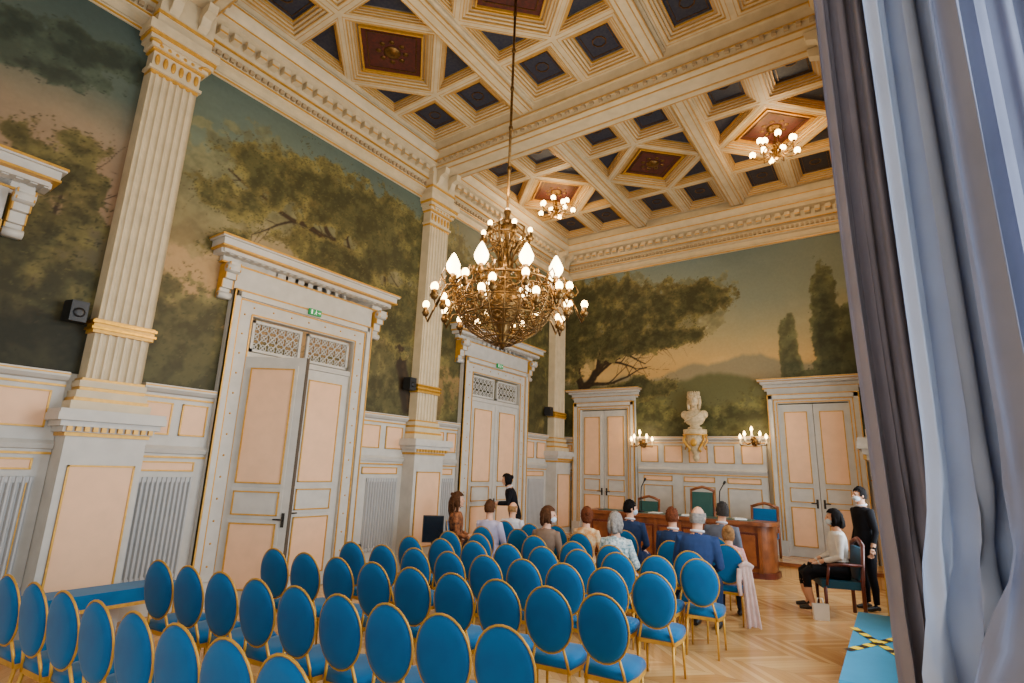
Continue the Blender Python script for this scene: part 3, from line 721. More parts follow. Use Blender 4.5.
# ------------------------------------------------------------ exit signs
def exit_sign(s,z):
    G=mat('exit_green',(10,140,70),.4,var=0,emit=.25); WH=mat('sign_white',(235,245,238),.4,var=0,emit=.3)
    e=empty('exit_sign',wl('left',s,z,.19),ROT['left'],label='green emergency exit sign with running figure above door',category='sign',group='emergency exit signs')
    k=.8
    b=MB(); b.box(-.135*k,.135*k,0,.04,0,.12*k,G); b.obj('sign_box',e)
    p=MB(); y=.044
    def q(pts): p.add([(-a*k,y,(c-.008)*k) for a,c in pts],[tuple(range(len(pts)))],WH)
    q([(-.1,.025),(-.07,.025),(-.07,.11),(-.1,.11)])
    q([(.0,.1),(.015,.1),(.015,.115),(.0,.115)]); q([(-.005,.06),(.012,.055),(.02,.09),(.0,.095)])
    q([(.0,.06),(-.03,.03),(-.022,.024),(.012,.055)]); q([(.01,.06),(.025,.04),(.018,.02),(.01,.02),(.014,.038),(.0,.056)])
    q([(.015,.085),(.035,.075),(.033,.068),(.012,.075)]); q([(.06,.06),(.09,.06),(.09,.045),(.12,.068),(.09,.09),(.09,.076),(.06,.076)])
    p.obj('pictogram',e)
exit_sign(4.97,4.08); exit_sign(9.98,4.08)

# ------------------------------------------------------------ loudspeakers
def speaker(s,z):
    e=empty('loudspeaker',wl('left',s,z,.03),ROT['left'],label='small black loudspeaker bracketed high on painted wall',category='loudspeaker',group='black wall loudspeakers')
    b=MB(); b.box(-.03,.03,0,.08,.09,.14,BLACK); b.prism([(-.11,.07),(.11,.07),(.08,.22),(-.08,.22)],0,.23,BLACK); b.obj('cabinet',e)
    g=MB(); g.lathe([(0,0),(.055,0),(.055,.01),(.025,.015),(0,.01)],BLACK,(0,0,0),14); g.v=[(v[0],.222+v[2],.1+v[1]) for v in g.v]; g.obj('driver',e)
speaker(2.0,3.26); speaker(7.2,3.2); speaker(12.3,3.2)

# ------------------------------------------------------------ benches
def bench(x0,x1,y0,y1,tape=False):
    cx,cy=(x0+x1)/2,(y0+y1)/2; hx,hy=(x1-x0)/2,(y1-y0)/2
    e=empty('bench',(cx,cy,0),label='turquoise velvet bench crossed with black and yellow tape' if tape else 'long blue velvet bench with gilt legs along panelled wall',category='bench')
    F=BLUET if tape else BLUE
    b=MB()
    b.box(-hx,hx,-hy,hy,.36,.42,F)
    b.extr([(-hy,.42),(-hy-.01,.45),(-hy+.02,.485),(-hy+.06,.495),(hy-.06,.495),(hy-.02,.485),(hy+.01,.45),(hy,.42)],-hx,hx,F); b.obj('seat_cushion',e)
    b=MB(); b.box(-hx-.005,hx+.005,-hy-.005,hy+.005,.33,.365,GOLDP); b.obj('frame',e)
    for a in (-1,1):
        for c in (-1,1):
            l=MB(); l.tube([(a*(hx-.05),c*(hy-.06),0),(a*(hx-.05),c*(hy-.06),.34)],[.013,.022],GOLDP,8); l.obj('leg',e)
    if tape:
        YT=mat('yellow_tape',(244,208,0),.5,var=0); t=MB()
        for (p,q) in (((-hx,-.42),(hx-.02,.42)),((hx-.02,-.42),(-hx,.42))):
            p,q=Vector(p),Vector(q); d=(q-p); n=10; nn=Vector((-d.y,d.x)).normalized()*.034
            for i in range(n):
                a=p+d*i/n; c=p+d*(i+1)/n; z=.4985 if p.x<0 else .5005
                t.add([(a.x-nn.x,a.y-nn.y,z),(c.x-nn.x,c.y-nn.y,z),(c.x+nn.x,c.y+nn.y,z),(a.x+nn.x,a.y+nn.y,z)],[(0,1,2,3)],YT if i%2 else BLACK)
        t.obj('hazard_tape',e)
bench(.5,.88,1.75,3.3); bench(7.04,7.46,4.7,7.25,True)

# ------------------------------------------------------------ banquet chair
def make_chair():
    e=empty('banquet_chair',(0,0,0))
    def ov(rx,rz,n=28,y0=0):
        out=[]
        for k in range(n):
            th=2*math.pi*k/n; x=rx*math.cos(th); z=.725+rz*math.sin(th)
            out.append((x,y0+.02-(z-.71)*.12+ .25*(x*x),z))
        return out
    b=MB(); O=ov(.198,.24); b.loop(O,.0075,GOLDP,8)
    for sx in (-1,1): b.tube([(sx*.115,.048,.535),(sx*.14,.07,.43),(sx*.155,.08,.36)],.011,GOLDP,8)
    b.obj('back_frame',e)
    b=MB(); n=28
    for side,yy in ((1,.03),(-1,-.03)):
        rings=[(1.,0.0),(.93,yy*.7),(.75,yy*.95),(.4,yy*1.05),(.15,yy*1.08)]
        vs=[];fs=[]
        for k,dy in rings:
            for (x,y,z) in ov(.194*k,.236*k,n): vs.append((x,y+dy,z))
        for i in range(len(rings)-1):
            for j in range(n): fs.append((i*n+j,i*n+(j+1)%n,(i+1)*n+(j+1)%n,(i+1)*n+j))
        fs.append(tuple(range(4*n,5*n))); b.add(vs,fs,BLUE,True)
    b.obj('back_cushion',e)
    b=MB(); P=[(-.165,.08),(.165,.08),(.195,.25),(.19,.44),(.12,.48),(-.12,.48),(-.19,.44),(-.195,.25)]
    vs=[];fs=[];n=8
    for k,z in ((1.,.38),(1.03,.41),(1.,.44),(.9,.46),(.5,.47)):
        for p in sc(P,k): vs.append((p[0],p[1],z))
    for i in range(4):
        for j in range(n): fs.append((i*n+j,i*n+(j+1)%n,(i+1)*n+(j+1)%n,(i+1)*n+j))
    fs+=[tuple(range(n))[::-1],tuple(range(4*n,5*n))]; b.add(vs,fs,BLUE,True); b.obj('seat',e)
    b=MB(); b.ring(sc(P,1.01),sc(P,.9),.35,.385,GOLDP); b.obj('seat_frame',e)
    for sx in (-1,1):
        for (x,y,dx,dy) in ((.15,.09,.01,-.07),(.165,.42,.01,.02)):
            l=MB(); l.tube([(sx*(x+dx),y+dy,0),(sx*(x+.005),y+dy*.4,.18),(sx*x,y,.36)],[.01,.012,.015],GOLDP,8); l.obj('leg',e)
    return e
CH=make_chair(); CH['label']='gilt oval-back chair in bright blue velvet, empty, in audience row'; CH['category']='chair'; CH['group']='audience chairs'
first=[True]
def place_chair(x,y,r=.11,label=None):
    r+=random.uniform(-.03,.03)
    if first[0]:
        CH.location=(x,y,0); CH.rotation_euler[2]=r; first[0]=False; c=CH
    else: c=copy_tree(CH,(x,y,0),r)
    if label: c['label']=label
    return c
PC=[(2.27,7.09),(1.98,8.1),(3.42,6.75),(4.55,6.7),(5.43,6.97),(3.68,7.55),(4.94,7.77),(3.99,8.45),(5.26,8.75),(1.3,7.4),(5.6,7.95)]
PC=[(x,y-.22) for x,y in PC]
for k in range(8): place_chair(2.11+.423*k,1.43+.041*k)
for k in range(9): place_chair(2.18+.4225*k,2.41+.0475*k)
for k in range(9): place_chair(2.22+.426*k,3.47+.059*k)
for k in range(9): place_chair(2.33+.408*k,4.36+.09*k)
for k in range(9): place_chair(2.40+.41*k,5.22+.125*k)
def free(x,y): return all(math.hypot(x-a,(y-c)*.75)>.46 for a,c in PC)
for r0 in ((2.35,6.02),(2.4,6.92),(2.5,7.85)):
    for k in range(8):
        x=r0[0]+.43*k; y=r0[1]+.1*k
        if free(x,y) and x<5.8: place_chair(x,y)
for (x,y) in PC: place_chair(x,y,.08 if x>1.4 else -.9,'gilt oval-back blue velvet chair in use in audience row')

# ------------------------------------------------------------ armchairs (official)
def official_chair(x,y,z,rot,h,col,label,frame):
    e=empty('armchair',(x,y,z),rot,label=label,category='chair')
    b=MB(); b.prism([(-.25,.0),(.25,.0),(.27,.5),(-.27,.5)],.38,.48,col); b.obj('seat',e)
    b=MB(); b.extr([(-.03,.5),(.03,.5),(-.02,h-.06),(-.07,h-.06)],-.22,.22,col)
    b.obj('back_upholstery',e)
    b=MB()
    for sx in (-1,1): b.tube([(sx*.25,.0,0),(sx*.25,.0,.45),(sx*.25,-.045,h)],.026,frame,8)
    b.tube([(-.25,-.045,h-.03),(-.12,-.05,h+.02),(0,-.05,h+.05),(.12,-.05,h+.02),(.25,-.045,h-.03)],.03,frame,8); b.tube([(-.25,0,.5),(.25,0,.5)],.024,frame,8); b.tube([(-.25,0,.4),(.25,0,.4)],.03,frame,8)
    b.obj('back_frame',e)
    for sx in (-1,1):
        a=MB(); a.tube([(sx*.26,-.01,.7),(sx*.29,.25,.7),(sx*.28,.42,.68)],.02,frame,8); a.tube([(sx*.28,.4,.68),(sx*.27,.44,.42)],.018,frame,8); a.obj('armrest',e)
        l=MB(); l.tube([(sx*.25,.46,0),(sx*.25,.46,.4)],[.016,.026],frame,8); l.obj('leg',e)
GREEN=mat('dark_green_leather',(34,84,76),.5); DBLUE=mat('teal_leather',(14,76,100),.5)
official_chair(3.95,12.62,.25,math.pi,1.27,GREEN,'high-backed wooden armchair in dark green leather behind desk',WOOD)
official_chair(5.2,12.65,.25,math.pi,1.0,BLUE,'wooden armchair with blue back behind desk',WOOD)
official_chair(2.7,12.65,.25,math.pi,1.0,GREEN,'wooden armchair with green back behind desk',WOOD)
WR=math.pi*.6
official_chair(6.92,9.47,0,WR,.98,DBLUE,'dark red wooden armchair with teal leather, woman seated',DWOOD)

# ------------------------------------------------------------ desk
e=empty('council_desk',(3.65,11.75,0),label='long polished wooden desk with panelled front and rounded end',category='desk')
b=MB(); n=10
def outline(hx,y0,y1,r):
    pts=[(-hx,y1),(-hx,y0)]
    for k in range(n+1):
        th=-math.pi/2+math.pi/2*k/n; pts.append((hx-r+r*math.cos(th),y0+r+r*math.sin(th)))
    pts.append((hx,y1)); return pts
b.prism(outline(1.86,-.3,.24,.3),.06,.93,WOOD); b.prism(outline(1.9,-.34,.24,.32),0,.1,DWOOD)
for i in range(7):
    x=-1.8+i*.5; b.box(x,x+.42,-.32,-.3,.18,.8,DWOOD); b.box(x+.04,x+.38,-.33,-.31,.22,.76,WOOD)
    b.box(x+.43,x+.49,-.34,-.3,.1,.9,WOOD)
b.obj('desk_body',e)
b=MB(); b.prism(outline(1.93,-.38,.25,.34),.93,1.0,WOOD); b.box(-1.7,1.5,-.25,.2,1.0,1.006,GREEN); b.obj('desktop',e)
for x,rr in ((2.9,-.1),(4.55,.12)):
    m=empty('microphone',(x,11.7,1.006),label='slim black gooseneck microphone standing on desk',category='microphone',group='desk microphones')
    b=MB(); b.lathe([(0,0),(.07,0),(.06,.03),(0,.035)],BLACK,(0,0,0),14); b.obj('base',m)
    b=MB(); b.tube([(0,0,.03),(0,0,.36),(.02,-.03,.52),(.12,-.1,.66)],.011,BLACK,6); b.obj('gooseneck',m)
    b=MB(); b.tube([(.12,-.1,.66),(.16,-.14,.71)],[.02,.026],BLACK,8); b.obj('capsule',m)
PAPER=mat('paper_white',(236,234,226),.7,var=.03)
for i,(x,y) in enumerate(((3.2,11.75),(3.9,11.7),(4.9,11.75))):
    b=MB(); b.box(-.11,.11,-.15,.15,0,.012+.006*i,PAPER); b.obj('paper_stack',loc=(x,y,1.006),rot=.2*i,label='stack of white papers lying on wooden desk',category='papers')

# monitor by wall
m=empty('monitor',(1.2,6.95,0),.73,label='black display screen on low stand beside wall panelling',category='screen')
b=MB(); b.box(-.17,.17,-.015,.015,.62,1.04,BLACK); b.box(-.155,.155,-.02,-.014,.635,1.025,mat('screen_glass',(20,26,34),.15)); b.obj('screen',m)
b=MB(); b.tube([(0,0.0,.02),(0,0,.65)],.02,BLACK,8); b.box(-.15,.15,-.12,.12,0,.02,BLACK); b.obj('stand',m)

# ------------------------------------------------------------ curtains
def curtain(name,pts,z0,z1,m,label,nf,amp,shifts=(),seed=0.,sharp=0.,crease=0.,hem=0.):
    b=MB(); p,q=Vector(pts[0]),Vector(pts[1]); d=q-p; ln=d.length; t=d.normalized(); nn=Vector((-t.y,t.x))
    nu=nf*22; nz=84; vs=[];fs=[]
    for j in range(nz+1):
        z=z0+(z1-z0)*j/nz; low=max(0,1-(z-z0)/1.8)
        for i in range(nu+1):
            u=i/nu; k=2*math.pi*nf*u+seed+.9*math.sin(4.3*u+seed)
            a=amp*(1+.5*math.sin(5*u+seed*3+z*.5))*(1+.35*low)
            w_=math.sin(k+.22*math.sin(z*.9+u*5)); w_=math.copysign(abs(w_)**(1-.45*sharp),w_) if sharp else w_
            off_=a*w_+.25*a*math.sin(2.3*k+z*.5)
            if crease:   # gathered, irregular cross creases low down
                cz=math.exp(-((z-1.55)/.3)**2)
                off_+=crease*cz*(.5*math.sin(k*1.7+z*17+2*math.sin(3*u))+.5*math.sin(-k*.8+z*25))
            al=ln*u+.3*a*math.cos(2*k)*math.sin(math.pi*u)
            for (zc,ww,dx) in shifts:
                al+=dx/(1+math.exp((z-zc)/ww))*(1-.75*u)
            P=p+t*al+nn*off_; vs.append((P.x,P.y,z+(hem*math.sin(k*.7+1)*low if j==0 else 0)))
    for j in range(nz):
        for i in range(nu):
            a=j*(nu+1)+i; fs.append((a,a+1,a+nu+2,a+nu+1))
    b.add(vs,fs,m,True)
    cx=(p.x+q.x)/2; cy=(p.y+q.y)/2
    b.v=[(v[0]-cx,v[1]-cy,v[2]) for v in b.v]
    return b.obj(name,loc=(cx,cy,0),label=label,category='curtain')
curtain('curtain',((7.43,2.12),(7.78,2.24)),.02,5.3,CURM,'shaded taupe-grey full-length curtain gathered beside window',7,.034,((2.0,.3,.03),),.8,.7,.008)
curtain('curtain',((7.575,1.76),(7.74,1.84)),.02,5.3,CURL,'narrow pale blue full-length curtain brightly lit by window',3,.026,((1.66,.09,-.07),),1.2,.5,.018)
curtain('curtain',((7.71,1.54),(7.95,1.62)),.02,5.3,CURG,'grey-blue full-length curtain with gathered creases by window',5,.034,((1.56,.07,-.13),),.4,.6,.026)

# ------------------------------------------------------------ people
SKIN=mat('skin',(222,166,132),.55,var=.08)
LIPS=mat('lips',(170,90,80),.5); EYE=mat('eye_dark',(30,24,20),.3)
MASKM=mat('face_mask_fabric',(206,222,236),.8)
def cloth(name,c,c2=None,scale=12): return mat('cloth_'+name,c,.85,var=.12,scale=scale,c2=c2,spec=.2)
def person(loc,rot,pose,top,bottom,hair,hairstyle,label,s=1.,hyaw=0.,hpitch=0.,lean=0.,male=True,skirt=False,arms='lap',shoes=BLACK,skin=SKIN,collar=None,tilt=0.,mask=False):
    root=empty('person',loc,rot,label=label,category='person')
    P=MB(); tags=[]
    def T(m): 
        while len(tags)<len(P.v): tags.append(m)
    dz=0 if pose=='sit' else .45
    wf=1.05 if male else .92
    rg=[(.40,.15,.11,0),(.47,.175,.13,0),(.58,.172,.125,0),(.70,.145*(1 if male else .9),.11,0),(.84,.17,.122,0),(.94,.19,.118,0),(1.0,.18,.1,0),(1.04,.12,.08,0)]
    def LN(x,y,z):
        z0=.5+dz; a=lean
        if z>z0:
            x+=tilt*(z-z0)
            yy=y*math.cos(a)+(z-z0)*math.sin(a); zz=z0+(z-z0)*math.cos(a)-y*math.sin(a); return (x,yy,zz)
        return (x,y,z)
    n=20; vs=[];fs=[]
    for z,rx,ry,yo in rg:
        for j in range(n):
            th=2*math.pi*j/n; vs.append(LN(rx*wf*math.cos(th),yo+ry*math.sin(th),z+dz))
    for i in range(len(rg)-1):
        for j in range(n): fs.append((i*n+j,i*n+(j+1)%n,(i+1)*n+(j+1)%n,(i+1)*n+j))
    fs+=[tuple(range(n))[::-1],tuple(range((len(rg)-1)*n,len(rg)*n))]
    P.add(vs,fs,SKIN); T(top)
    P.tube([LN(0,-.005,1.02+dz),LN(0,.0,1.08+dz),LN(0,.01,1.16+dz)],[.062,.054,.056],SKIN,12); T(skin)
    hc=Vector(LN(0,.015,1.215+dz)); R=Matrix.Rotation(hyaw,3,'Z')@Matrix.Rotation(hpitch-lean*.5,3,'X')@Matrix.Rotation(tilt*.8,3,'Y')
    H=MB()
    def hf(q):
        x,y,z=q; k=1-.28*max(0,-z)**1.3*(1 if y>0 else .4)
        return (x*k,y*(1-.08*max(0,-z)),z)
    H.ell((0,0,0),(.071,.092,.114),SKIN,20,14,hf); H.tube([(0,.086,.02),(0,.108,-.012),(0,.098,-.03)],[.009,.014,.013],SKIN,8)
    for sx in (-1,1): H.ell((sx*.075,-.005,-.005),(.013,.022,.032),SKIN,8,6)
    H.ell((0,.072,-.085),(.026,.022,.02),SKIN,10,6); H.ell((0,.088,.033),(.045,.012,.008),SKIN,10,5); H.ell((0,.086,-.052),(.022,.012,.01),SKIN,8,5)
    def HT(v): return tuple(hc+R@Vector(v))
    P.add([HT(v) for v in H.v],H.f,SKIN); T(skin)
    for sx in (-1,1):
        sh=LN(sx*.165*wf,0,.98+dz)
        if arms=='lap': el=LN(sx*.235,.04,.72+dz); wr=(sx*.1,.27,.63+dz)
        elif arms=='side': el=LN(sx*.225,-.03,.7+dz); wr=(sx*.235,.05,.46+dz)
        elif arms=='reach': el=LN(sx*.21,.1,.76+dz); wr=LN(sx*.1,.36,.82+dz)
        P.tube([LN(sx*.08,0,.98+dz),sh,tuple((Vector(sh)*.5+Vector(el)*.5)),el,tuple(Vector(el)*.5+Vector(wr)*.5),wr],[.055,.066*wf,.053*wf,.046,.039,.03],SKIN,12); T(top)
        w=Vector(wr); d=(w-Vector(el)).normalized(); side=Vector((0,0,1)).cross(d).normalized(); 
        if side.length<.5: side=Vector((1,0,0))
        dn=d.cross(side).normalized()
        if dn.z>0: dn=-dn
        P.tube([w-d*.01,w+d*.03,w+d*.085],[.026,.034,.032],SKIN,10,flat=.55); T(skin)
        for k,(o,ln_) in enumerate(((-.026,.06),(-.009,.07),(.009,.066),(.026,.052))):
            a=w+d*.08+side*o; P.tube([a,a+d*ln_*.5+dn*.006,a+d*ln_*.85+dn*.024],[.0095,.009,.0075],SKIN,6); T(skin)
        a=w+d*.03+side*(-.03*sx); P.tube([a,a+d*.03-side*.022*sx,a+d*.06-side*.024*sx],[.012,.011,.009],SKIN,6); T(skin)
    for sx in (-1,1):
        if pose=='sit':
            P.tube([(sx*.08,-.02,.49),(sx*.1,.2,.52),(sx*.12,.38,.52)],[.095,.084,.068],SKIN,12); T(bottom)
            P.tube([(sx*.12,.38,.52),(sx*.125,.45,.47),(sx*.125,.45,.36)],[.066,.06,.056],SKIN,12); T(bottom)
            P.tube([(sx*.125,.45,.37),(sx*.125,.44,.24),(sx*.12,.4,.1)],[.056,.05,.038],SKIN,12); T(skin if skirt else bottom)
            f=Vector((sx*.12,.4,.04))
        else:
            P.tube([(sx*.085,0,.94),(sx*.095,.01,.7),(sx*.1,.015,.5),],[.1,.08,.062],SKIN,12); T(bottom)
            P.tube([(sx*.1,.015,.5),(sx*.1,-.01,.32),(sx*.1,-.01,.1)],[.06,.054,.04],SKIN,12); T(skin if skirt else bottom)
            f=Vector((sx*.1,.0,.04))
        P.tube([f+Vector((0,-.05,.0)),f+Vector((0,.0,.015)),f+Vector((0,.08,.0)),f+Vector((0,.17,-.008))],[.036,.042,.042,.028],SKIN,10,flat=.85); T(shoes)
    if skirt and pose=='sit':
        pth=[(0,-.06+.53*q/16,.53 if q<9 else .53-.011*(q-9)**1.25) for q in range(17)]
        P.tube(pth,[.19-.002*q for q in range(17)],SKIN,24,flat=.5); T(bottom)
    me=P.mesh('b',recalc=False)
    tmp=bpy.data.objects.new('tmp',me); COL.objects.link(tmp)
    md=tmp.modifiers.new('r','REMESH'); md.mode='VOXEL'; md.voxel_size=.009; md.use_smooth_shade=True
    sm=tmp.modifiers.new('s','SMOOTH'); sm.factor=.5; sm.iterations=2
    dg=bpy.context.evaluated_depsgraph_get(); ev=tmp.evaluated_get(dg)
    bm_=bpy.data.meshes.new_from_object(ev); bpy.data.objects.remove(tmp)
    ms=[top,bottom,skin,shoes]; bm_.materials.clear()
    uq=[]
    for m_ in ms:
        if m_ not in uq: uq.append(m_); bm_.materials.append(m_)
    kd=KDTree(len(P.v))
    for i,v in enumerate(P.v): kd.insert(v,i)
    kd.balance()
    nf=len(bm_.polygons); mi=[0]*nf
    for i,pl_ in enumerate(bm_.polygons):
        c,ix,ds=kd.find(pl_.center); mi[i]=uq.index(tags[ix])
        if skirt:
            cz=pl_.center.z; cy=pl_.center.y
            if .36<cz<.635 and (cy<.22 or cz<.6): mi[i]=uq.index(bottom)
    bm_.polygons.foreach_set('material_index',mi); bm_.polygons.foreach_set('use_smooth',[True]*nf)
    bo=bpy.data.objects.new('body',bm_); COL.objects.link(bo); bo.parent=root
    F=MB()
    for sx in (-1,1): F.ell(HT((sx*.03,.081,.012)),(.011,.008,.007),EYE,8,5)
    F.obj('eyes',root)
    if mask:
        F=MB(); G=MB(); G.ell((0,.05,-.045),(.062,.064,.048),MASKM,16,10,lambda q:(q[0],max(q[1],-.35),q[2]))
        F.add([HT(v) for v in G.v],G.f,MASKM,True); F.obj('face_mask',root)
    else:
        F=MB(); F.ell(HT((0,.094,-.053)),(.02,.006,.006),LIPS,8,5); F.obj('mouth',root)
    if hairstyle:
        Hh=MB(); n,k=28,18; vs=[]
        rs=random.Random(int(loc[0]*100))
        thick=.014 if hairstyle in('short','bald') else .022
        for i in range(k+1):
            ph=math.pi*i/k
            for j in range(n):
                th=2*math.pi*j/n; q=Vector((math.sin(ph)*math.cos(th),math.sin(ph)*math.sin(th),math.cos(ph)))
                w=1+rs.uniform(-.04,.06)*(2 if hairstyle=='curly' else 1)
                vs.append(Vector((q.x*(.071+thick),q.y*(.092+thick)-.006,q.z*(.114+thick*.8)+.006))*w)
        fs=[]
        for i in range(k):
            for j in range(n):
                c=(vs[i*n+j]+vs[(i+1)*n+(j+1)%n])/2
                ok=(c.y<.045 or c.z>.07)
                if c.y>-.0 and c.z<-.02 and hairstyle in('short','bald'): ok=False
                if c.z<-.05 : ok=ok and hairstyle not in('short','bald')
                if hairstyle=='bald' and (c.z>.045 or c.y>.02): ok=False
                if ok: fs.append((i*n+j,(i+1)*n+j,(i+1)*n+(j+1)%n,i*n+(j+1)%n))
        Hh.add([HT(v) for v in vs],fs,hair,True)
        if hairstyle=='short':
            for q in range(34):
                th=rs.uniform(0,6.28); ph=rs.uniform(0,1.35)
                p=(.078*math.sin(ph)*math.cos(th),-.012+.098*math.sin(ph)*math.sin(th)*(.75 if math.sin(th)>0 else 1),.012+.118*math.cos(ph))
                a=rs.uniform(-.5,.5); Hh.tube([HT(p),HT((p[0]*1.1+.01*a,p[1]*1.05+.022,p[2]+.006))],[.014,.007],hair,5)
        if hairstyle in('long','curly','bob'):
            ln_={'long':.26,'curly':.2,'bob':.03}[hairstyle]; wq=.85 if hairstyle=='bob' else 1.
            Hh.tube([HT((0,-.045,.03)),HT((0,-.06,-.05)),HT((0,-.07,-.09-ln_*.4)),HT((0,-.065,-.1-ln_))],[.085*wq,.093*wq,.08*wq,.045*wq],hair,14,flat=.62)
            for sx in (-1,1): Hh.tube([HT((sx*.062,-.0,.05)),HT((sx*.078,.0,-.03)),HT((sx*.07,.005,-.07-ln_*.7))],[.026,.026,.016],hair,8)
            for q in range(18):
                a=rs.uniform(-1.3,1.3); Hh.tube([HT((.08*math.sin(a),-.04-.06*math.cos(a),.04)),HT((.094*math.sin(a),-.05-.06*math.cos(a),-.05)),HT((.09*math.sin(a),-.05-.05*math.cos(a),-.1-ln_*rs.uniform(.4,1.)))],[.012,.013,.006],hair,5)
        if hairstyle=='curly':
            for q in range(26):
                th=rs.uniform(0,6.28); zz=rs.uniform(-.26,.1); rr=.085
                p=(rr*math.cos(th),-.04+rr*math.sin(th)*.8 if math.sin(th)<.2 else -.02,zz); Hh.ell(HT(p),.03,hair,7,5)
        if hairstyle=='bun': Hh.ell(HT((0,-.11,.05)),(.045,.04,.045),hair,12,8)
        Hh.obj('hair',root)
    if collar:
        c=MB(); z=1.07+dz
        c.loop([LN(.066*math.cos(q*math.pi/8),.066*math.sin(q*math.pi/8),z-.01*math.sin(q*math.pi/8)) for q in range(16)],.014,collar,6); c.obj('shirt_collar',root)
    root.scale=(s,s,s)
    return root
def hairm(n,c): return mat('hair_'+n,c,.8,var=.3,scale=40,spec=.12)
HB=hairm('brown',(88,56,34)); HD=hairm('dark',(22,18,18)); HG=hairm('grey',(150,142,134)); HBL=hairm('blond',(166,122,76)); HR=hairm('auburn',(112,60,36)); HDG=hairm('dark_grey',(66,62,60))
NAVYS=cloth('navy_suit',(38,56,92)); BLUES=cloth('blue_suit',(42,62,104)); GREYS=cloth('grey_suit',(104,112,128)); BLK=cloth('black',(16,16,22)); SHIRT=cloth('white_shirt',(226,226,234)); LILAC=cloth('lilac_shirt',(196,190,220))
FLOR=cloth('floral',(178,112,70),(44,36,36),20); PAT=cloth('teal_pattern',(226,232,230),(36,110,122),32); BEI=cloth('taupe',(130,106,88)); PINKC=cloth('pink',(224,132,134),(238,206,200),22); JEAN=cloth('dark_trousers',(44,46,58)); ORG=cloth('orange_stripe',(204,136,74),(232,208,164),18); CREAMB=cloth('cream_blouse',(226,222,216))
person((2.27,7.09,0),.05,'sit',LILAC,JEAN,HB,'short','person in pale lilac shirt seated in gilt chair',1.0,hyaw=.3,tilt=-.06)
person((1.98,8.1,0),.1,'sit',SHIRT,JEAN,HBL,'bald','person in white shirt seated, seen from behind',.95,hyaw=-.2)
person((3.42,6.75,0),.1,'sit',BEI,JEAN,HB,'bob','person with brown bobbed hair in taupe top, seated',1.0,hyaw=-1.2,male=False,tilt=.1,mask=True)
person((4.55,6.7,0),.1,'sit',PAT,JEAN,HG,'bob','person with grey hair in teal patterned blouse, seated',1.0,hyaw=.2,male=False,tilt=-.05)
person((5.43,6.97,0),.05,'sit',BLUES,NAVYS,HG,'bald','balding person in blue suit seated at row end',1.1,hyaw=-.1,collar=SHIRT,lean=-.02,arms='lap',tilt=.06)
person((3.68,7.55,0),.1,'sit',ORG,JEAN,HR,'bun','person with auburn tied hair in orange striped top, seated',.98,hyaw=.5,male=False)
person((4.94,7.77,0),.05,'sit',NAVYS,NAVYS,HR,'short','person with auburn hair in navy suit, seated',1.03,hyaw=.2,collar=SHIRT,tilt=-.07)
person((3.99,8.45,0),.05,'sit',NAVYS,NAVYS,HD,'short','person with dark hair in navy jacket, seated',1.05,hyaw=-.9,collar=SHIRT,mask=True)
person((5.26,8.75,0),0,'sit',GREYS,GREYS,HDG,'short','person with dark grey hair in grey suit, seated',1.08,hyaw=.5,collar=SHIRT,tilt=.08)
person((1.3,7.4,0),-.9,'sit',FLOR,JEAN,HB,'curly','person with long curly hair in floral dress, seated sideways',1.05,male=False,tilt=.05)
person((5.6,7.95,0),.3,'sit',PINKC,JEAN,HBL,'bun','person in pink patterned cardigan seated and leaning forward',.9,male=False,lean=.35)
person((1.16,9.4,0),2.2,'stand',BLK,BLK,HD,'bun','person in black jacket standing and leaning to talk',.975,male=False,arms='reach',lean=.26,collar=SHIRT)
fx,fy=-math.sin(WR),math.cos(WR)
person((6.92+fx*.2,9.47+fy*.2,0.05),WR,'sit',CREAMB,BLK,HD,'bob','person in cream blouse and black skirt seated in armchair',1.02,male=False,skirt=True,hyaw=-.1,lean=.0,mask=True)
person((7.04,10.05,0),math.pi*.7,'stand',BLK,BLK,HD,'short','person in black suit standing by wall',.97,arms='side',collar=SHIRT,mask=True)
# coat hanging from row-end chair
b=MB(); vs=[];fs=[];nu=14;nz=16
for j in range(nz+1):
    v=j/nz
    for i in range(nu+1):
        u=i/nu-.5; y=-.03-.03*math.cos(u*18)*(.3+v)-.03*v; z=.74-.69*v-.04*abs(u); x=u*(.12+.06*v)+.05*v
        vs.append((x,y,z))
for j in range(nz):
    for i in range(nu): a=j*(nu+1)+i; fs.append((a,a+1,a+nu+2,a+nu+1))
PALEP=cloth('pale_pink_coat',(232,204,196)); b.add(vs,fs,PALEP,True); b.tube([(-.08,-.0,.72),(0,.0,.77),(.08,0,.72)],[.03,.04,.03],PALEP,8)
b.tube([(-.08,-.01,.7),(-.11,-.06,.55),(-.1,-.08,.4)],[.035,.03,.025],PALEP,8)
b.obj('coat',loc=(5.84,7.7,0),rot=.45,label='pale pink coat hanging from row-end chair to the floor',category='coat')
b=MB(); b.add([(-.09,-.04,0),(.09,-.04,0),(.09,.04,0),(-.09,.04,0),(-.1,-.03,.2),(.1,-.03,.2),(.1,.03,.2),(-.1,.03,.2)],[(0,3,2,1),(0,1,5,4),(1,2,6,5),(2,3,7,6),(3,0,4,7)],PAPER)
e=empty('shopping_bag',(6.5,8.9,0),.4,label='small white paper bag standing on parquet by chair',category='bag')
b.obj('bag_body',e); h=MB(); h.tube([(-.04,0,.2),(-.03,0,.27),(.03,0,.27),(.04,0,.2)],.006,PAPER,6); h.obj('handle',e)

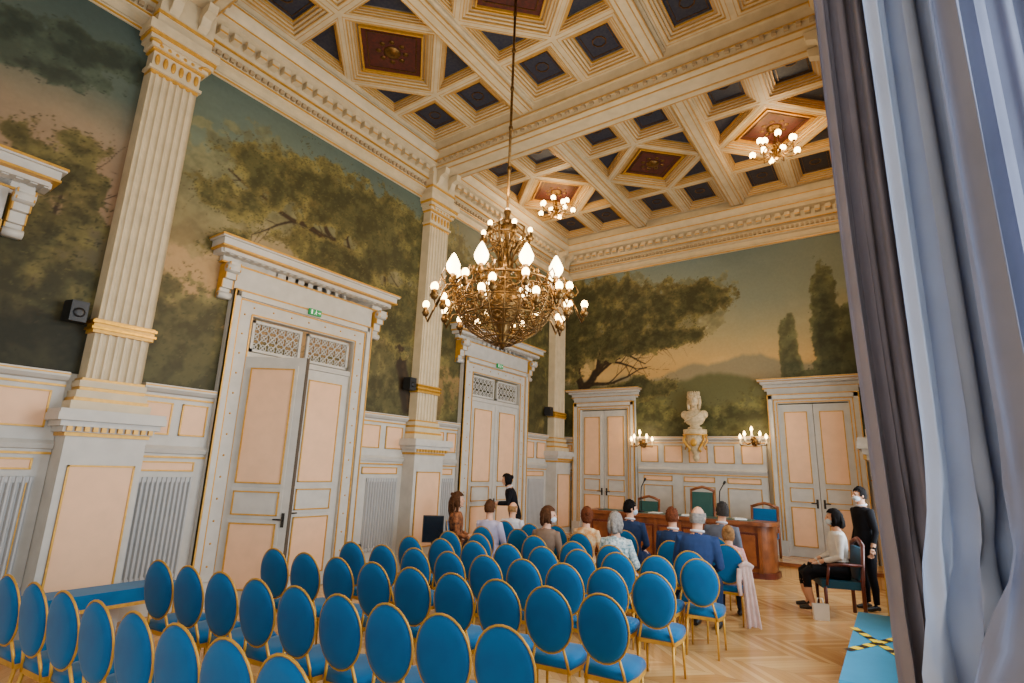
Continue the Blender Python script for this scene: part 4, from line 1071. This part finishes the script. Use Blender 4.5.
# ------------------------------------------------------------ lights
def pl(loc,p,c=(1,.75,.47),r=.15):
    d=bpy.data.lights.new('lamp','POINT'); d.energy=p; d.color=c; d.shadow_soft_size=r
    o=bpy.data.objects.new('lamp_light',d); o.location=loc; COL.objects.link(o)
for k in range(6):
    th=k*math.pi/3; pl((3.8+.85*math.cos(th),5.1+.85*math.sin(th),4.15),35,r=.12)
pl((3.8,5.1,5.2),48)
for x in (1.35,6.25): pl((x,10.48,7.75),82)
pl((3.8,-.1,4.6),50)
for x in (2.42,5.0): pl((x,L-.45,2.85),13,r=.08)
def area(loc,rot,sx,sy,p,c):
    d=bpy.data.lights.new('daylight_and_fill','AREA'); d.shape='RECTANGLE'; d.size=sx; d.size_y=sy; d.energy=p; d.color=c
    o=bpy.data.objects.new('daylight_and_fill',d); o.location=loc; o.rotation_euler=rot; COL.objects.link(o)
for (a,c,z0,z1),pw in zip(wins,(280,430,360)):
    area((8.35,(a+c)/2,(z0+z1)/2),(0,math.radians(90),0),z1-z0,c-a,pw,(.82,.91,1.))
area((3.8,Y0+.15,2.6),(math.radians(90),0,0),5.5,3.0,130,(.86,.93,1.))  # added fill light inside the closed front wall, no window behind it
w=bpy.data.worlds.new('World'); SC.world=w; w.use_nodes=True
w.node_tree.nodes['Background'].inputs[0].default_value=(.8,.89,1,1); w.node_tree.nodes['Background'].inputs[1].default_value=.95

# ------------------------------------------------------------ camera
yaw,pit,rol,f=.6097,.2288,.0344,540.48
fw=Vector((-math.sin(yaw)*math.cos(pit),math.cos(yaw)*math.cos(pit),math.sin(pit)))
r=Vector((math.cos(yaw),math.sin(yaw),0)); u=r.cross(fw)
r2=math.cos(rol)*r+math.sin(rol)*u; u2=-math.sin(rol)*r+math.cos(rol)*u
M=Matrix((r2,u2,-fw)).transposed().to_4x4(); M.translation=Vector((7.5,0,1.85))
cd=bpy.data.cameras.new('camera'); cd.sensor_width=36; cd.lens=f/1024*36; cd.clip_start=.05
co=bpy.data.objects.new('camera',cd); COL.objects.link(co); co.matrix_world=M; SC.camera=co
